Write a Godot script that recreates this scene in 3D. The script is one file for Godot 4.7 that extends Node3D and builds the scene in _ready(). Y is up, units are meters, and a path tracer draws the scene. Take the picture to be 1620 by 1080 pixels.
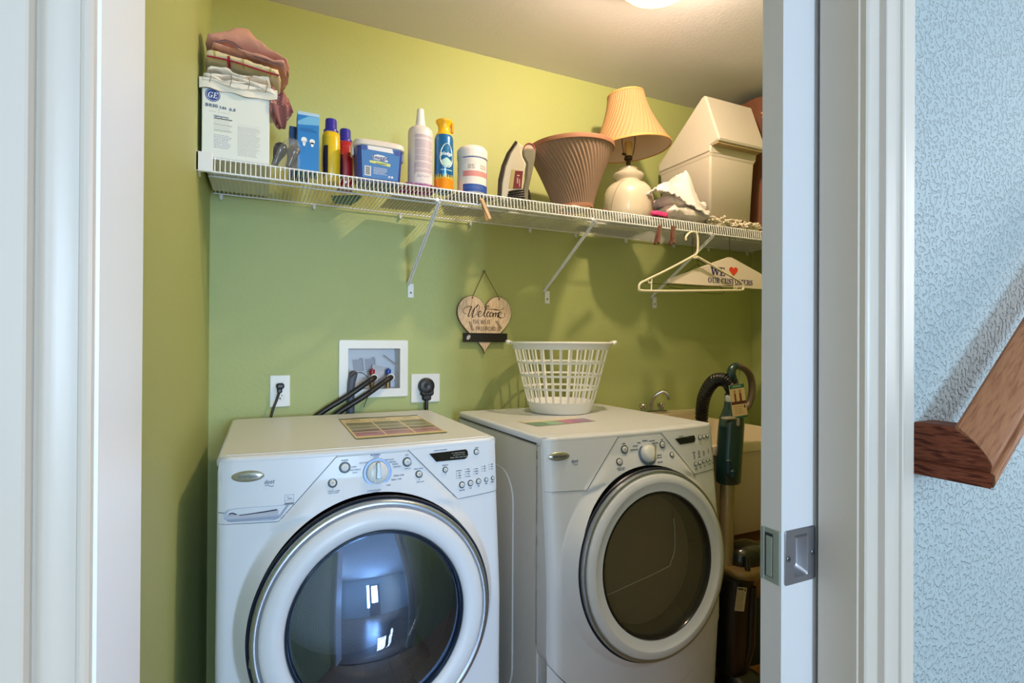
extends Node3D
# A small laundry room seen from the hall through a pocket doorway. y up, metres; the room lies towards -z.

var mats := {}
var sg := 0
var names := {}
const ID := Transform3D.IDENTITY


func _ready() -> void:
	setup_view()
	build_room()
	build_hall()
	build_door()
	build_machines()
	build_shelf()
	build_shelf_left()
	build_shelf_right()
	build_hanging()
	build_wall_things()
	build_floor_things()
	build_handrail()


# ------------------------------------------------------------------ view, sky, lights, exposure
func setup_view() -> void:
	var cam := Camera3D.new()
	cam.name = "camera"
	add_child(cam)
	cam.position = Vector3(0, 1.225, 0)
	cam.basis = Basis(Vector3.UP, deg_to_rad(-25.2)) * Basis(Vector3.RIGHT, deg_to_rad(0.2)) * Basis(Vector3.BACK, deg_to_rad(0.32))
	cam.fov = rad_to_deg(2.0 * atan(540.0 / 841.0))
	cam.near = 0.02
	cam.far = 60.0
	cam.current = true
	var we := WorldEnvironment.new()
	we.name = "world"
	var e := Environment.new()
	e.background_mode = Environment.BG_SKY
	var sky := Sky.new()
	var sm := ProceduralSkyMaterial.new()
	sm.sky_top_color = Color(0.45, 0.62, 0.85)
	sm.sky_horizon_color = Color(0.80, 0.87, 0.94)
	sm.ground_bottom_color = Color(0.30, 0.32, 0.30)
	sm.ground_horizon_color = Color(0.62, 0.66, 0.68)
	sky.sky_material = sm
	e.sky = sky
	e.tonemap_mode = Environment.TONE_MAPPER_LINEAR
	e.tonemap_exposure = 1.0
	e.sdfgi_enabled = true
	e.ssao_enabled = true
	e.ssil_enabled = true
	we.environment = e
	add_child(we)
	# daylight entering the hall by its windows, and one added light on the left
	area("front_door_window_light", Vector3(0.62, 1.45, 4.16), Vector2(0.42, 1.1), Vector3(0, 0, -1), Color(0.75, 0.875, 1.0), 13.5)
	area("sidelight_window_light", Vector3(0.16, 1.35, 4.16), Vector2(0.16, 1.5), Vector3(0, 0, -1), Color(0.75, 0.875, 1.0), 5.0)
	area("side_window_light", Vector3(3.56, 1.6, 0.45), Vector2(1.1, 1.5), Vector3(-1, 0, 0), Color(0.97, 0.98, 1.0), 4.2)
	area("added_left_light", Vector3(-1.76, 1.6, 2.6), Vector2(1.3, 1.4), Vector3(1, 0, 0), Color(0.93, 0.97, 1.0), 3.8)  # added fill, set to reach the dryer through the doorway


func area(called: String, at: Vector3, size: Vector2, towards: Vector3, col: Color, energy: float) -> void:
	var l := AreaLight3D.new()
	l.name = called
	add_child(l)
	l.position = at
	l.look_at_from_position(at, at + towards, Vector3.UP)
	l.area_size = size
	l.area_normalize_energy = true
	l.light_color = col
	l.light_energy = energy
	l.area_range = 20.0
	l.shadow_enabled = true


# ------------------------------------------------------------------ naming
func numbered(called: String) -> String:
	if not names.has(called):
		names[called] = 0
		return called
	names[called] += 1
	return "%s_%03d" % [called, names[called]]


func meta(o: Node, label: String, category: String, group := "", kind := "") -> void:
	if label != "":
		o.set_meta("label", label)
	if category != "":
		o.set_meta("category", category)
	if group != "":
		o.set_meta("group", group)
	if kind != "":
		o.set_meta("kind", kind)


func thing(called: String, label: String, category: String, at := Vector3.ZERO, turn := 0.0, group := "") -> Node3D:
	var o := Node3D.new()
	o.name = numbered(called)
	add_child(o)
	o.position = at
	o.rotation.y = turn
	meta(o, label, category, group)
	return o


func obj(called: String, st: SurfaceTool, mat: Material, parent: Node3D = self, xf := ID, norms := true) -> MeshInstance3D:
	if norms:
		st.generate_normals()
	var o := MeshInstance3D.new()
	o.mesh = st.commit()
	o.material_override = mat
	return put(called, o, parent, xf)


func put(called: String, o: MeshInstance3D, parent: Node3D, xf := ID) -> MeshInstance3D:
	o.name = numbered(called) if parent == self else called
	parent.add_child(o, true)
	o.transform = xf
	return o


func like(src: MeshInstance3D, called: String, parent: Node3D, xf: Transform3D) -> MeshInstance3D:
	var o := MeshInstance3D.new()
	o.mesh = src.mesh
	o.material_override = src.material_override
	return put(called, o, parent, xf)


func struct(called: String, st: SurfaceTool, mat: Material, parent: Node3D = self) -> MeshInstance3D:
	var o := obj(called, st, mat, parent)
	if parent == self:
		o.set_meta("kind", "structure")
	return o


# ------------------------------------------------------------------ materials
func c8(r: int, g: int, b: int) -> Color:
	return Color(r / 255.0, g / 255.0, b / 255.0)


func m(key: String, col := Color.WHITE, rough := 0.5, metal := 0.0) -> StandardMaterial3D:
	if mats.has(key):
		return mats[key]
	var s := StandardMaterial3D.new()
	s.resource_name = key
	s.albedo_color = col
	s.roughness = rough
	s.metallic = metal
	mats[key] = s
	return s


func coat(s: StandardMaterial3D, amount := 1.0, rough := 0.05) -> StandardMaterial3D:
	s.clearcoat_enabled = true
	s.clearcoat = amount
	s.clearcoat_roughness = rough
	return s


func pane(key: String, col: Color, alpha: float, rough := 0.02) -> StandardMaterial3D:
	var s := m(key, Color(col.r, col.g, col.b, alpha), rough)
	s.transparency = BaseMaterial3D.TRANSPARENCY_ALPHA
	return s


func noise_tex(freq: float, oct: int, seed_: int, ramp: Array = [], size := 512) -> NoiseTexture2D:
	var n := FastNoiseLite.new()
	n.seed = seed_
	n.noise_type = FastNoiseLite.TYPE_SIMPLEX_SMOOTH
	n.frequency = freq
	n.fractal_octaves = oct
	var t := NoiseTexture2D.new()
	t.width = size
	t.height = size
	t.seamless = true
	t.noise = n
	if ramp.size():
		var g := Gradient.new()
		var offs := PackedFloat32Array()
		var cols := PackedColorArray()
		for r in ramp:
			offs.append(r[0])
			cols.append(r[1])
		g.offsets = offs
		g.colors = cols
		t.color_ramp = g
	return t


func bump(s: StandardMaterial3D, tex: Texture2D, cm: float, scale := Vector3.ONE, world := true) -> StandardMaterial3D:
	s.heightmap_enabled = true
	s.heightmap_texture = tex
	s.heightmap_scale = cm
	s.uv1_triplanar = true
	s.uv1_world_triplanar = world
	s.uv1_scale = scale
	return s


func printed(key: String, im: Image, rough := 0.5) -> StandardMaterial3D:
	var s := m(key, Color.WHITE, rough)
	s.albedo_texture = ImageTexture.create_from_image(im)
	s.texture_repeat = false
	return s


# rows of unreadably small print, as words of uneven length
func small_print(im: Image, x: int, y: int, w: int, h: int, pitch: int, thick: int, col: Color, seed_: int) -> void:
	var rng := RandomNumberGenerator.new()
	rng.seed = seed_
	var yy := y
	while yy + thick <= y + h:
		var xx := x
		var stop := x + w - int(rng.randf() * w * 0.22)
		while xx < stop:
			var wl := 3 + int(rng.randf() * pitch * 1.6)
			im.fill_rect(Rect2i(xx, yy, mini(wl, stop - xx), thick), col)
			xx += wl + maxi(2, thick)
		yy += pitch


# ------------------------------------------------------------------ geometry
func S() -> SurfaceTool:
	var st := SurfaceTool.new()
	st.begin(Mesh.PRIMITIVE_TRIANGLES)
	st.set_smooth_group(-1)
	st.set_uv(Vector2.ZERO)
	return st


func tri(st: SurfaceTool, a: Vector3, b: Vector3, c: Vector3) -> void:
	st.add_vertex(a)
	st.add_vertex(c)
	st.add_vertex(b)


func quad(st: SurfaceTool, a: Vector3, b: Vector3, c: Vector3, d: Vector3) -> void:
	tri(st, a, b, c)
	tri(st, a, c, d)


func quv(st: SurfaceTool, p: Array, uv: Array) -> void:
	for k in [0, 2, 1, 0, 3, 2]:
		st.set_uv(uv[k])
		st.add_vertex(p[k])


func facing(st: SurfaceTool, p: Array, out: Vector3) -> void:
	var n: Vector3 = (p[1] - p[0]).cross(p[2] - p[0])
	if n.dot(out) < 0.0:
		p.reverse()
	for k in range(1, p.size() - 1):
		tri(st, p[0], p[k], p[k + 1])


func box(st: SurfaceTool, c: Vector3, s: Vector3, bev := 0.0, xf := ID) -> void:
	st.set_smooth_group(-1)
	var h := s / 2.0
	var b := minf(bev, minf(h.x, minf(h.y, h.z)) * 0.9)
	var at := func(sx: int, sy: int, sz: int, ax: int) -> Vector3:
		var v := Vector3(sx * (h.x - b), sy * (h.y - b), sz * (h.z - b))
		v[ax] = [sx, sy, sz][ax] * h[ax]
		return xf * (c + v)
	for ax in 3:
		var o1 := (ax + 1) % 3
		var o2 := (ax + 2) % 3
		for s0 in [-1, 1]:
			var p := []
			for q in [[-1, -1], [1, -1], [1, 1], [-1, 1]]:
				var sn := [0, 0, 0]
				sn[ax] = s0
				sn[o1] = q[0]
				sn[o2] = q[1]
				p.append(at.call(sn[0], sn[1], sn[2], ax))
			var out := Vector3.ZERO
			out[ax] = s0
			facing(st, p, xf.basis * out)
	if b <= 0.0:
		return
	for ax in 3:
		var o1 := (ax + 1) % 3
		var o2 := (ax + 2) % 3
		for s1 in [-1, 1]:
			for s2 in [-1, 1]:
				var p := []
				for q in [[-1, o1], [1, o1], [1, o2], [-1, o2]]:
					var sn := [0, 0, 0]
					sn[ax] = q[0]
					sn[o1] = s1
					sn[o2] = s2
					p.append(at.call(sn[0], sn[1], sn[2], q[1]))
				var out := Vector3.ZERO
				out[o1] = s1
				out[o2] = s2
				facing(st, p, xf.basis * out)
	for sx in [-1, 1]:
		for sy in [-1, 1]:
			for sz in [-1, 1]:
				facing(st, [at.call(sx, sy, sz, 0), at.call(sx, sy, sz, 1), at.call(sx, sy, sz, 2)], xf.basis * Vector3(sx, sy, sz))


func boxed(called: String, c: Vector3, s: Vector3, bev: float, mat: Material, parent: Node3D = self, xf := ID) -> MeshInstance3D:
	var st := S()
	box(st, c, s, bev)
	return obj(called, st, mat, parent, xf)


# profile of Vector2(radius, height), turned round the y axis
func lathe(st: SurfaceTool, prof: Array, n := 32, xf := ID, sharp := 40.0, sx := 1.0, sz := 1.0, pleat := 0.0, pleats := 0, twist := 0.0) -> void:
	sg += 1
	var total := 0.0
	var lens := [0.0]
	for i in prof.size() - 1:
		total += (prof[i + 1] - prof[i]).length()
		lens.append(total)
	var at := func(i: int, k: int) -> Vector3:
		var t: float = lens[i] / maxf(total, 1e-6)
		var a := TAU * k / n + twist * t
		var r: float = prof[i].x
		if pleats > 0:
			r += pleat * cos(TAU * k / n * pleats)
		return xf * Vector3(r * cos(a) * sx, prof[i].y, r * sin(a) * sz)
	for i in prof.size() - 1:
		if i > 0:
			var d0: Vector2 = prof[i] - prof[i - 1]
			var d1: Vector2 = prof[i + 1] - prof[i]
			if absf(d0.angle_to(d1)) > deg_to_rad(sharp):
				sg += 1
		st.set_smooth_group(sg)
		for k in n:
			var a: Vector3 = at.call(i, k + 1)
			var b: Vector3 = at.call(i, k)
			var c: Vector3 = at.call(i + 1, k)
			var d: Vector3 = at.call(i + 1, k + 1)
			var v0: float = 1.0 - lens[i] / maxf(total, 1e-6)
			var v1: float = 1.0 - lens[i + 1] / maxf(total, 1e-6)
			quv(st, [a, b, c, d], [Vector2(float(k + 1) / n, v0), Vector2(float(k) / n, v0), Vector2(float(k) / n, v1), Vector2(float(k + 1) / n, v1)])


func turned(called: String, prof: Array, n: int, mat: Material, parent: Node3D = self, xf := ID, sharp := 40.0, sx := 1.0, sz := 1.0) -> MeshInstance3D:
	var st := S()
	lathe(st, prof, n, ID, sharp, sx, sz)
	return obj(called, st, mat, parent, xf)


func tube(st: SurfaceTool, pts: Array, r: Variant, n := 8, closed := false, xf := ID, flat := 1.0) -> void:
	sg += 1
	var cnt := pts.size()
	var rings := []
	var u := Vector3.ZERO
	for i in cnt:
		var p: Vector3 = pts[i]
		var prev: Vector3 = pts[(i - 1 + cnt) % cnt] if closed or i > 0 else p
		var next: Vector3 = pts[(i + 1) % cnt] if closed or i < cnt - 1 else p
		var t := (next - prev).normalized()
		if u == Vector3.ZERO:
			u = t.cross(Vector3.UP if absf(t.y) < 0.9 else Vector3.RIGHT).normalized()
		u = (u - t * u.dot(t)).normalized()
		var v := t.cross(u)
		var rr: float = r[i] if r is Array else r
		var ring := []
		for k in n:
			var a := TAU * k / n
			ring.append(xf * (p + u * cos(a) * rr + v * sin(a) * rr * flat))
		rings.append(ring)
	st.set_smooth_group(sg)
	for i in (cnt if closed else cnt - 1):
		var ra: Array = rings[i]
		var rb: Array = rings[(i + 1) % cnt]
		for k in n:
			var k1 := (k + 1) % n
			quad(st, ra[k], ra[k1], rb[k1], rb[k])
	if not closed:
		st.set_smooth_group(-1)
		var c0: Vector3 = xf * pts[0]
		var c1: Vector3 = xf * pts[cnt - 1]
		for k in n:
			var k1 := (k + 1) % n
			tri(st, c0, rings[0][k1], rings[0][k])
			tri(st, c1, rings[cnt - 1][k], rings[cnt - 1][k1])


func tubed(called: String, pts: Array, r: Variant, n: int, mat: Material, parent: Node3D = self, closed := false) -> MeshInstance3D:
	var st := S()
	tube(st, pts, r, n, closed)
	return obj(called, st, mat, parent)


func smooth(pts: Array, sub := 6, closed := false) -> Array:
	var out := []
	var n := pts.size()
	for i in (n if closed else n - 1):
		var p0: Vector3 = pts[(i - 1 + n) % n] if closed or i > 0 else pts[0]
		var p1: Vector3 = pts[i]
		var p2: Vector3 = pts[(i + 1) % n]
		var p3: Vector3 = pts[(i + 2) % n] if closed or i < n - 2 else pts[n - 1]
		for k in sub:
			out.append(p1.cubic_interpolate(p2, p0, p3, float(k) / sub))
	if not closed:
		out.append(pts[n - 1])
	return out


# closed rings, each with the same number of points; going round x along must point outwards
func loft(st: SurfaceTool, rings: Array, cap0 := true, cap1 := true, split := [], flip := false) -> void:
	sg += 1
	var n: int = rings[0].size()
	for i in rings.size() - 1:
		if i in split:
			sg += 1
		st.set_smooth_group(sg)
		for k in n:
			var k1 := (k + 1) % n
			if flip:
				quad(st, rings[i][k1], rings[i][k], rings[i + 1][k], rings[i + 1][k1])
			else:
				quad(st, rings[i][k], rings[i][k1], rings[i + 1][k1], rings[i + 1][k])
	for e in [[cap0, 0, true], [cap1, rings.size() - 1, false]]:
		if not e[0]:
			continue
		st.set_smooth_group(-1)
		var ring: Array = rings[e[1]]
		var c := Vector3.ZERO
		for p in ring:
			c += p
		c /= n
		for k in n:
			var k1 := (k + 1) % n
			if e[2] != flip:
				tri(st, c, ring[k1], ring[k])
			else:
				tri(st, c, ring[k], ring[k1])


# superellipse in the plane of height y, ordered so that lofts upwards face outwards
func oval(rx: float, rz: float, y: float, n := 32, pw := 2.0, c := Vector2.ZERO) -> Array:
	var out := []
	for k in n:
		var a := TAU * k / n
		var x := signf(cos(a)) * pow(absf(cos(a)), 2.0 / pw)
		var z := signf(sin(a)) * pow(absf(sin(a)), 2.0 / pw)
		out.append(Vector3(c.x + rx * x, y, c.y - rz * z))
	return out


func rrect(w: float, h: float, r: float, n := 5) -> Array:
	var out := []
	for q in 4:
		var cx: float = [1, -1, -1, 1][q] * (w / 2 - r)
		var cy: float = [1, 1, -1, -1][q] * (h / 2 - r)
		for k in n + 1:
			var a := PI / 2 * q + PI / 2 * k / n
			out.append(Vector2(cx + r * cos(a), cy + r * sin(a)))
	return out


# outline in x, y (counter-clockwise) between two heights of z, chamfered by bev at the z1 side
func prism(st: SurfaceTool, poly: Array, z0: float, z1: float, bev := 0.0, xf := ID, soft := false) -> void:
	var n := poly.size()
	var pv := PackedVector2Array(poly)
	var inner: Array = poly
	if bev > 0.0:
		var c := Vector2.ZERO
		for p in poly:
			c += p
		c /= n
		inner = []
		for i in n:
			var d0: Vector2 = (poly[i] - poly[(i - 1 + n) % n]).normalized()
			var d1: Vector2 = (poly[(i + 1) % n] - poly[i]).normalized()
			var nn := (d0 + d1).orthogonal().normalized()
			inner.append(poly[i] + nn * -bev if nn.dot(d0.orthogonal()) > 0 else poly[i] + nn * bev)
		if Geometry2D.triangulate_polygon(PackedVector2Array(inner)).is_empty():
			inner = poly
	if soft:
		sg += 1
	st.set_smooth_group(sg if soft else -1)
	var zs := z1 - (bev if inner != poly else 0.0)
	for i in n:
		var a: Vector2 = poly[i]
		var b: Vector2 = poly[(i + 1) % n]
		quad(st, xf * Vector3(a.x, a.y, z0), xf * Vector3(b.x, b.y, z0), xf * Vector3(b.x, b.y, zs), xf * Vector3(a.x, a.y, zs))
	if inner != poly:
		for i in n:
			var a: Vector2 = poly[i]
			var b: Vector2 = poly[(i + 1) % n]
			var a2: Vector2 = inner[i]
			var b2: Vector2 = inner[(i + 1) % n]
			quad(st, xf * Vector3(a.x, a.y, zs), xf * Vector3(b.x, b.y, zs), xf * Vector3(b2.x, b2.y, z1), xf * Vector3(a2.x, a2.y, z1))
	st.set_smooth_group(-1)
	var idx := Geometry2D.triangulate_polygon(pv)
	for t in range(0, idx.size(), 3):
		var a: Vector2 = poly[idx[t]]
		var b: Vector2 = poly[idx[t + 1]]
		var c2: Vector2 = poly[idx[t + 2]]
		facing(st, [xf * Vector3(a.x, a.y, z0), xf * Vector3(b.x, b.y, z0), xf * Vector3(c2.x, c2.y, z0)], xf.basis * Vector3.FORWARD)
		a = inner[idx[t]]
		b = inner[idx[t + 1]]
		c2 = inner[idx[t + 2]]
		facing(st, [xf * Vector3(a.x, a.y, z1), xf * Vector3(b.x, b.y, z1), xf * Vector3(c2.x, c2.y, z1)], xf.basis * Vector3.BACK)


# a surface of u, v in 0..1 that is smooth; with a thickness it becomes a closed sheet
func sheet(st: SurfaceTool, f: Callable, nu: int, nv: int, thick := 0.0) -> void:
	var p := []
	for i in nu + 1:
		var row := []
		for j in nv + 1:
			row.append(f.call(float(i) / nu, float(j) / nv))
		p.append(row)
	sg += 1
	st.set_smooth_group(sg)
	for i in nu:
		for j in nv:
			quv(st, [p[i][j], p[i + 1][j], p[i + 1][j + 1], p[i][j + 1]], [Vector2(float(i) / nu, 1.0 - float(j) / nv), Vector2(float(i + 1) / nu, 1.0 - float(j) / nv), Vector2(float(i + 1) / nu, 1.0 - float(j + 1) / nv), Vector2(float(i) / nu, 1.0 - float(j + 1) / nv)])
	if thick == 0.0:
		return
	var q := []
	for i in nu + 1:
		var row := []
		for j in nv + 1:
			var du: Vector3 = p[mini(i + 1, nu)][j] - p[maxi(i - 1, 0)][j]
			var dv: Vector3 = p[i][mini(j + 1, nv)] - p[i][maxi(j - 1, 0)]
			row.append(p[i][j] - du.cross(dv).normalized() * thick)
		q.append(row)
	sg += 1
	st.set_smooth_group(sg)
	for i in nu:
		for j in nv:
			quad(st, q[i][j], q[i][j + 1], q[i + 1][j + 1], q[i + 1][j])
	st.set_smooth_group(-1)
	for i in nu:
		quad(st, q[i][0], q[i + 1][0], p[i + 1][0], p[i][0])
		quad(st, p[i][nv], p[i + 1][nv], q[i + 1][nv], q[i][nv])
	for j in nv:
		quad(st, p[0][j], p[0][j + 1], q[0][j + 1], q[0][j])
		quad(st, q[nu][j], q[nu][j + 1], p[nu][j + 1], p[nu][j])


# lettering: cap height h, centred on xf, facing its +z; bend wraps it round a y axis of that radius
func txt(st: SurfaceTool, s: String, h: float, xf := ID, bold := false, serif := false, wide := 1.0, shear := 0.0, bend := 0.0) -> void:
	var f := SystemFont.new()
	f.font_names = PackedStringArray(["Droid Serif" if serif else "Droid Sans"])
	f.font_weight = 700 if bold else 400
	var t := TextMesh.new()
	t.font = f
	t.text = s
	t.font_size = 32
	t.pixel_size = 0.01
	t.depth = 0.02
	t.curve_step = 3.0
	var k := h / (32 * 0.01 * 0.714)
	var a: Array = t.get_mesh_arrays()
	var v: PackedVector3Array = a[Mesh.ARRAY_VERTEX]
	var ix: PackedInt32Array = a[Mesh.ARRAY_INDEX]
	st.set_smooth_group(-1)
	var q := PackedVector3Array()
	for p in v:
		var w := Vector3((p.x * wide + p.y * shear) * k, p.y * k, 0.0004 if p.z > 0 else -0.0006)
		if bend > 0.0:
			var an := w.x / bend
			w = Vector3(sin(an) * (bend + w.z), w.y, cos(an) * (bend + w.z) - bend)
		q.append(xf * w)
	if ix.is_empty():
		for i in q.size():
			st.add_vertex(q[i])
	else:
		for i in ix:
			st.add_vertex(q[i])


func texted(called: String, s: String, h: float, mat: Material, parent: Node3D, xf := ID, bold := false, serif := false, wide := 1.0, shear := 0.0, bend := 0.0) -> MeshInstance3D:
	var st := S()
	txt(st, s, h, xf, bold, serif, wide, shear, bend)
	return obj(called, st, mat, parent)


func T(x: float, y: float, z: float) -> Transform3D:
	return Transform3D(Basis.IDENTITY, Vector3(x, y, z))


func R(b: Basis, at: Vector3) -> Transform3D:
	return Transform3D(b, at)


func rx(a: float) -> Basis:
	return Basis(Vector3.RIGHT, deg_to_rad(a))


func ry(a: float) -> Basis:
	return Basis(Vector3.UP, deg_to_rad(a))


func rz(a: float) -> Basis:
	return Basis(Vector3.BACK, deg_to_rad(a))


func V(x: float, y: float, z: float) -> Vector3:
	return Vector3(x, y, z)


func P2(flat: Array) -> Array:
	var out := []
	for i in range(0, flat.size(), 2):
		out.append(Vector2(flat[i], flat[i + 1]))
	return out


func P3(flat: Array) -> Array:
	var out := []
	for i in range(0, flat.size(), 3):
		out.append(Vector3(flat[i], flat[i + 1], flat[i + 2]))
	return out


func heart_outline(w: float, h: float, n := 40) -> Array:
	var out := []
	for k in n:
		var a := TAU * k / n
		var x := 16.0 * pow(sin(a), 3)
		var y := 13.0 * cos(a) - 5.0 * cos(2 * a) - 2.0 * cos(3 * a) - cos(4 * a)
		out.append(Vector2(-x / 32.0 * w, (y + 2.5) / 29.0 * h))
	return out


# ------------------------------------------------------------------ laundry room shell
func slab(st: SurfaceTool, x0: float, x1: float, y0: float, y1: float, z0: float, z1: float) -> void:
	box(st, V((x0 + x1) / 2, (y0 + y1) / 2, (z0 + z1) / 2), V(x1 - x0, y1 - y0, z1 - z0))


func build_room() -> void:
	var peel := noise_tex(0.035, 2, 5, [[0.0, Color.BLACK], [0.45, Color(0.35, 0.35, 0.35)], [0.7, Color.WHITE]])
	var green := bump(m("green_wall_paint", c8(173, 182, 118), 0.55), peel, 0.02, V(2.5, 2.5, 2.5))
	var white := bump(m("ceiling_paint", c8(220, 221, 236), 0.85), peel, 0.015, V(2.5, 2.5, 2.5))
	var st := S()
	# the back wall, left open where the washer outlet box is let into it
	slab(st, -0.264, 0.29, 0, 2.445, -2.19, -2.09)
	slab(st, 0.5, 2.54, 0, 2.445, -2.19, -2.09)
	slab(st, 0.29, 0.5, 0, 1.04, -2.19, -2.09)
	slab(st, 0.29, 0.5, 1.208, 2.445, -2.19, -2.09)
	struct("wall_back", st, green)
	st = S()
	slab(st, -0.264, -0.164, 0, 2.445, -2.09, -0.616)
	struct("wall_left", st, green)
	st = S()
	slab(st, 2.44, 2.54, 0, 2.445, -2.09, -0.616)
	struct("wall_right", st, green)
	st = S()
	slab(st, -0.264, -0.122, 0, 2.545, -0.616, -0.57)
	slab(st, 0.766, 2.54, 0, 2.545, -0.616, -0.57)
	slab(st, -0.122, 0.766, 2.06, 2.545, -0.616, -0.57)
	struct("wall_front", st, green)
	st = S()
	slab(st, -0.264, 2.54, 2.445, 2.545, -2.19, -0.616)
	struct("ceiling", st, white)
	# the floor of tan boards
	st = S()
	slab(st, -0.264, 2.54, -0.1, -0.012, -2.19, -0.566)
	var fl := struct("floor", st, m("subfloor", c8(96, 74, 52), 0.8))
	var plank := S()
	box(plank, V(0, -0.006, 0), V(0.118, 0.012, 1.515), 0.002)
	var tan_wood := wood("tan_floor_wood", c8(176, 134, 88), c8(132, 94, 58), V(26, 26, 2.2), 0.35)
	var first := obj("floor_board", plank, tan_wood, fl, T(-0.104, 0, -1.3525))
	for k in range(1, 22):
		like(first, "floor_board", fl, T(-0.104 + 0.12 * k, 0, -1.3525))

	ceiling_lamp()


func ceiling_lamp() -> void:
	var t := thing("ceiling_lamp", "round flush ceiling lamp with a frosted glass dome, at the top edge of the photo", "lamp", V(1.11, 2.445, -1.30))
	turned("lamp_base", P2([0.0, -0.03, 0.125, -0.03, 0.135, -0.024, 0.135, 0.0]), 40, m("lamp_base_metal", c8(206, 200, 190), 0.3, 0.4), t)
	var g := m("lamp_glass_glow", c8(245, 236, 222), 0.4)
	g.emission_enabled = true
	g.emission = Color(1.0, 0.86, 0.66)
	g.emission_energy_multiplier = 2.2
	turned("lamp_globe", P2([0.0, -0.122, 0.07, -0.120, 0.105, -0.112, 0.128, -0.090, 0.138, -0.060, 0.136, -0.030]), 40, g, t)
	var l := OmniLight3D.new()
	l.name = "ceiling_lamp_light"
	t.add_child(l)
	l.position = V(0, -0.065, 0.08)
	l.light_color = Color(1.0, 0.88, 0.74)
	l.light_energy = 1.1
	l.light_size = 0.03
	l.omni_range = 12.0
	l.omni_attenuation = 2.0
	l.shadow_enabled = true


func wood(key: String, light: Color, dark: Color, scale: Vector3, rough: float) -> StandardMaterial3D:
	if mats.has(key):
		return mats[key]
	var s := m(key, Color.WHITE, rough)
	s.albedo_texture = noise_tex(0.012, 4, key.hash() % 1000, [[0.2, dark], [0.42, dark.lerp(light, 0.6)], [0.55, light], [0.8, light.lerp(dark, 0.3)]])
	s.uv1_triplanar = true
	s.uv1_scale = scale
	return s


# ------------------------------------------------------------------ hall: blue textured wall, windows behind the viewer
func build_hall() -> void:
	var knock := noise_tex(0.034, 2, 11, [[0.0, Color.BLACK], [0.36, Color(0.10, 0.10, 0.10)], [0.41, Color(0.80, 0.80, 0.80)], [0.60, Color(0.86, 0.86, 0.86)], [1.0, Color.WHITE]], 1024)
	var blue := bump(m("blue_wall_paint", c8(158, 168, 166), 0.62), knock, 0.3, V(2.4, 2.4, 2.4))
	var plain := m("hall_paint", c8(178, 198, 207), 0.7)
	var ceil_m := m("hall_ceiling_paint", c8(232, 232, 230), 0.9)
	var st := S()
	slab(st, -1.9, -0.122, 0, 2.6, -0.52, -0.462)
	slab(st, 0.766, 3.7, 0, 2.6, -0.52, -0.462)
	slab(st, -0.122, 0.766, 2.06, 2.6, -0.52, -0.462)
	struct("wall_hall", st, blue)
	st = S()
	slab(st, -1.9, -1.8, 0, 2.6, -0.462, 1.95)
	slab(st, -1.9, -1.8, 0, 2.6, 3.25, 4.3)
	slab(st, -1.9, -1.8, 0, 0.9, 1.95, 3.25)
	slab(st, -1.9, -1.8, 2.3, 2.6, 1.95, 3.25)
	struct("wall_hall_left", st, plain)
	st = S()
	slab(st, 3.6, 3.7, 0, 2.6, -0.462, -0.10)
	slab(st, 3.6, 3.7, 0, 2.6, 1.0, 4.3)
	slab(st, 3.6, 3.7, 0, 0.85, -0.10, 1.0)
	slab(st, 3.6, 3.7, 2.35, 2.6, -0.10, 1.0)
	struct("wall_hall_right", st, plain)
	st = S()
	slab(st, -1.8, 0.08, 0, 2.6, 4.2, 4.3)
	slab(st, 0.83, 3.6, 0, 2.6, 4.2, 4.3)
	slab(st, 0.24, 0.41, 0, 2.6, 4.2, 4.3)
	slab(st, 0.08, 0.24, 0, 0.6, 4.2, 4.3)
	slab(st, 0.08, 0.24, 2.1, 2.6, 4.2, 4.3)
	slab(st, 0.41, 0.83, 0, 0.9, 4.2, 4.3)
	slab(st, 0.41, 0.83, 2.0, 2.6, 4.2, 4.3)
	struct("wall_hall_far", st, plain)
	st = S()
	slab(st, -1.9, 3.7, 2.6, 2.7, -0.52, 4.3)
	struct("ceiling_hall", st, ceil_m)
	st = S()
	slab(st, -1.9, 3.7, -0.1, 0, -0.566, 4.3)
	struct("floor_hall", st, wood("hall_floor_wood", c8(120, 84, 56), c8(84, 54, 34), V(2, 20, 20), 0.3))
	var glass := pane("window_glass", Color(0.95, 0.98, 1.0), 0.08)
	# front door round its glass
	st = S()
	slab(st, 0.24, 0.41, 0, 2.1, 4.16, 4.2)
	slab(st, 0.83, 1.0, 0, 2.1, 4.16, 4.2)
	slab(st, 0.41, 0.83, 0, 0.9, 4.16, 4.2)
	slab(st, 0.41, 0.83, 2.0, 2.1, 4.16, 4.2)
	struct("door_2", st, m("front_door_paint", c8(70, 84, 106), 0.4))
	var n := 1
	for w in [[V(0.62, 1.45, 4.25), V(0.42, 1.1, 0.012)], [V(0.16, 1.35, 4.25), V(0.16, 1.5, 0.012)], [V(3.65, 1.6, 0.45), V(0.012, 1.5, 1.1)], [V(-1.85, 1.6, 2.6), V(0.012, 1.4, 1.3)]]:  # the last pane, on the left, belongs to the added fill
		var s := S()
		box(s, w[0], w[1])
		struct("window_%d" % n, s, glass)
		n += 1


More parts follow.
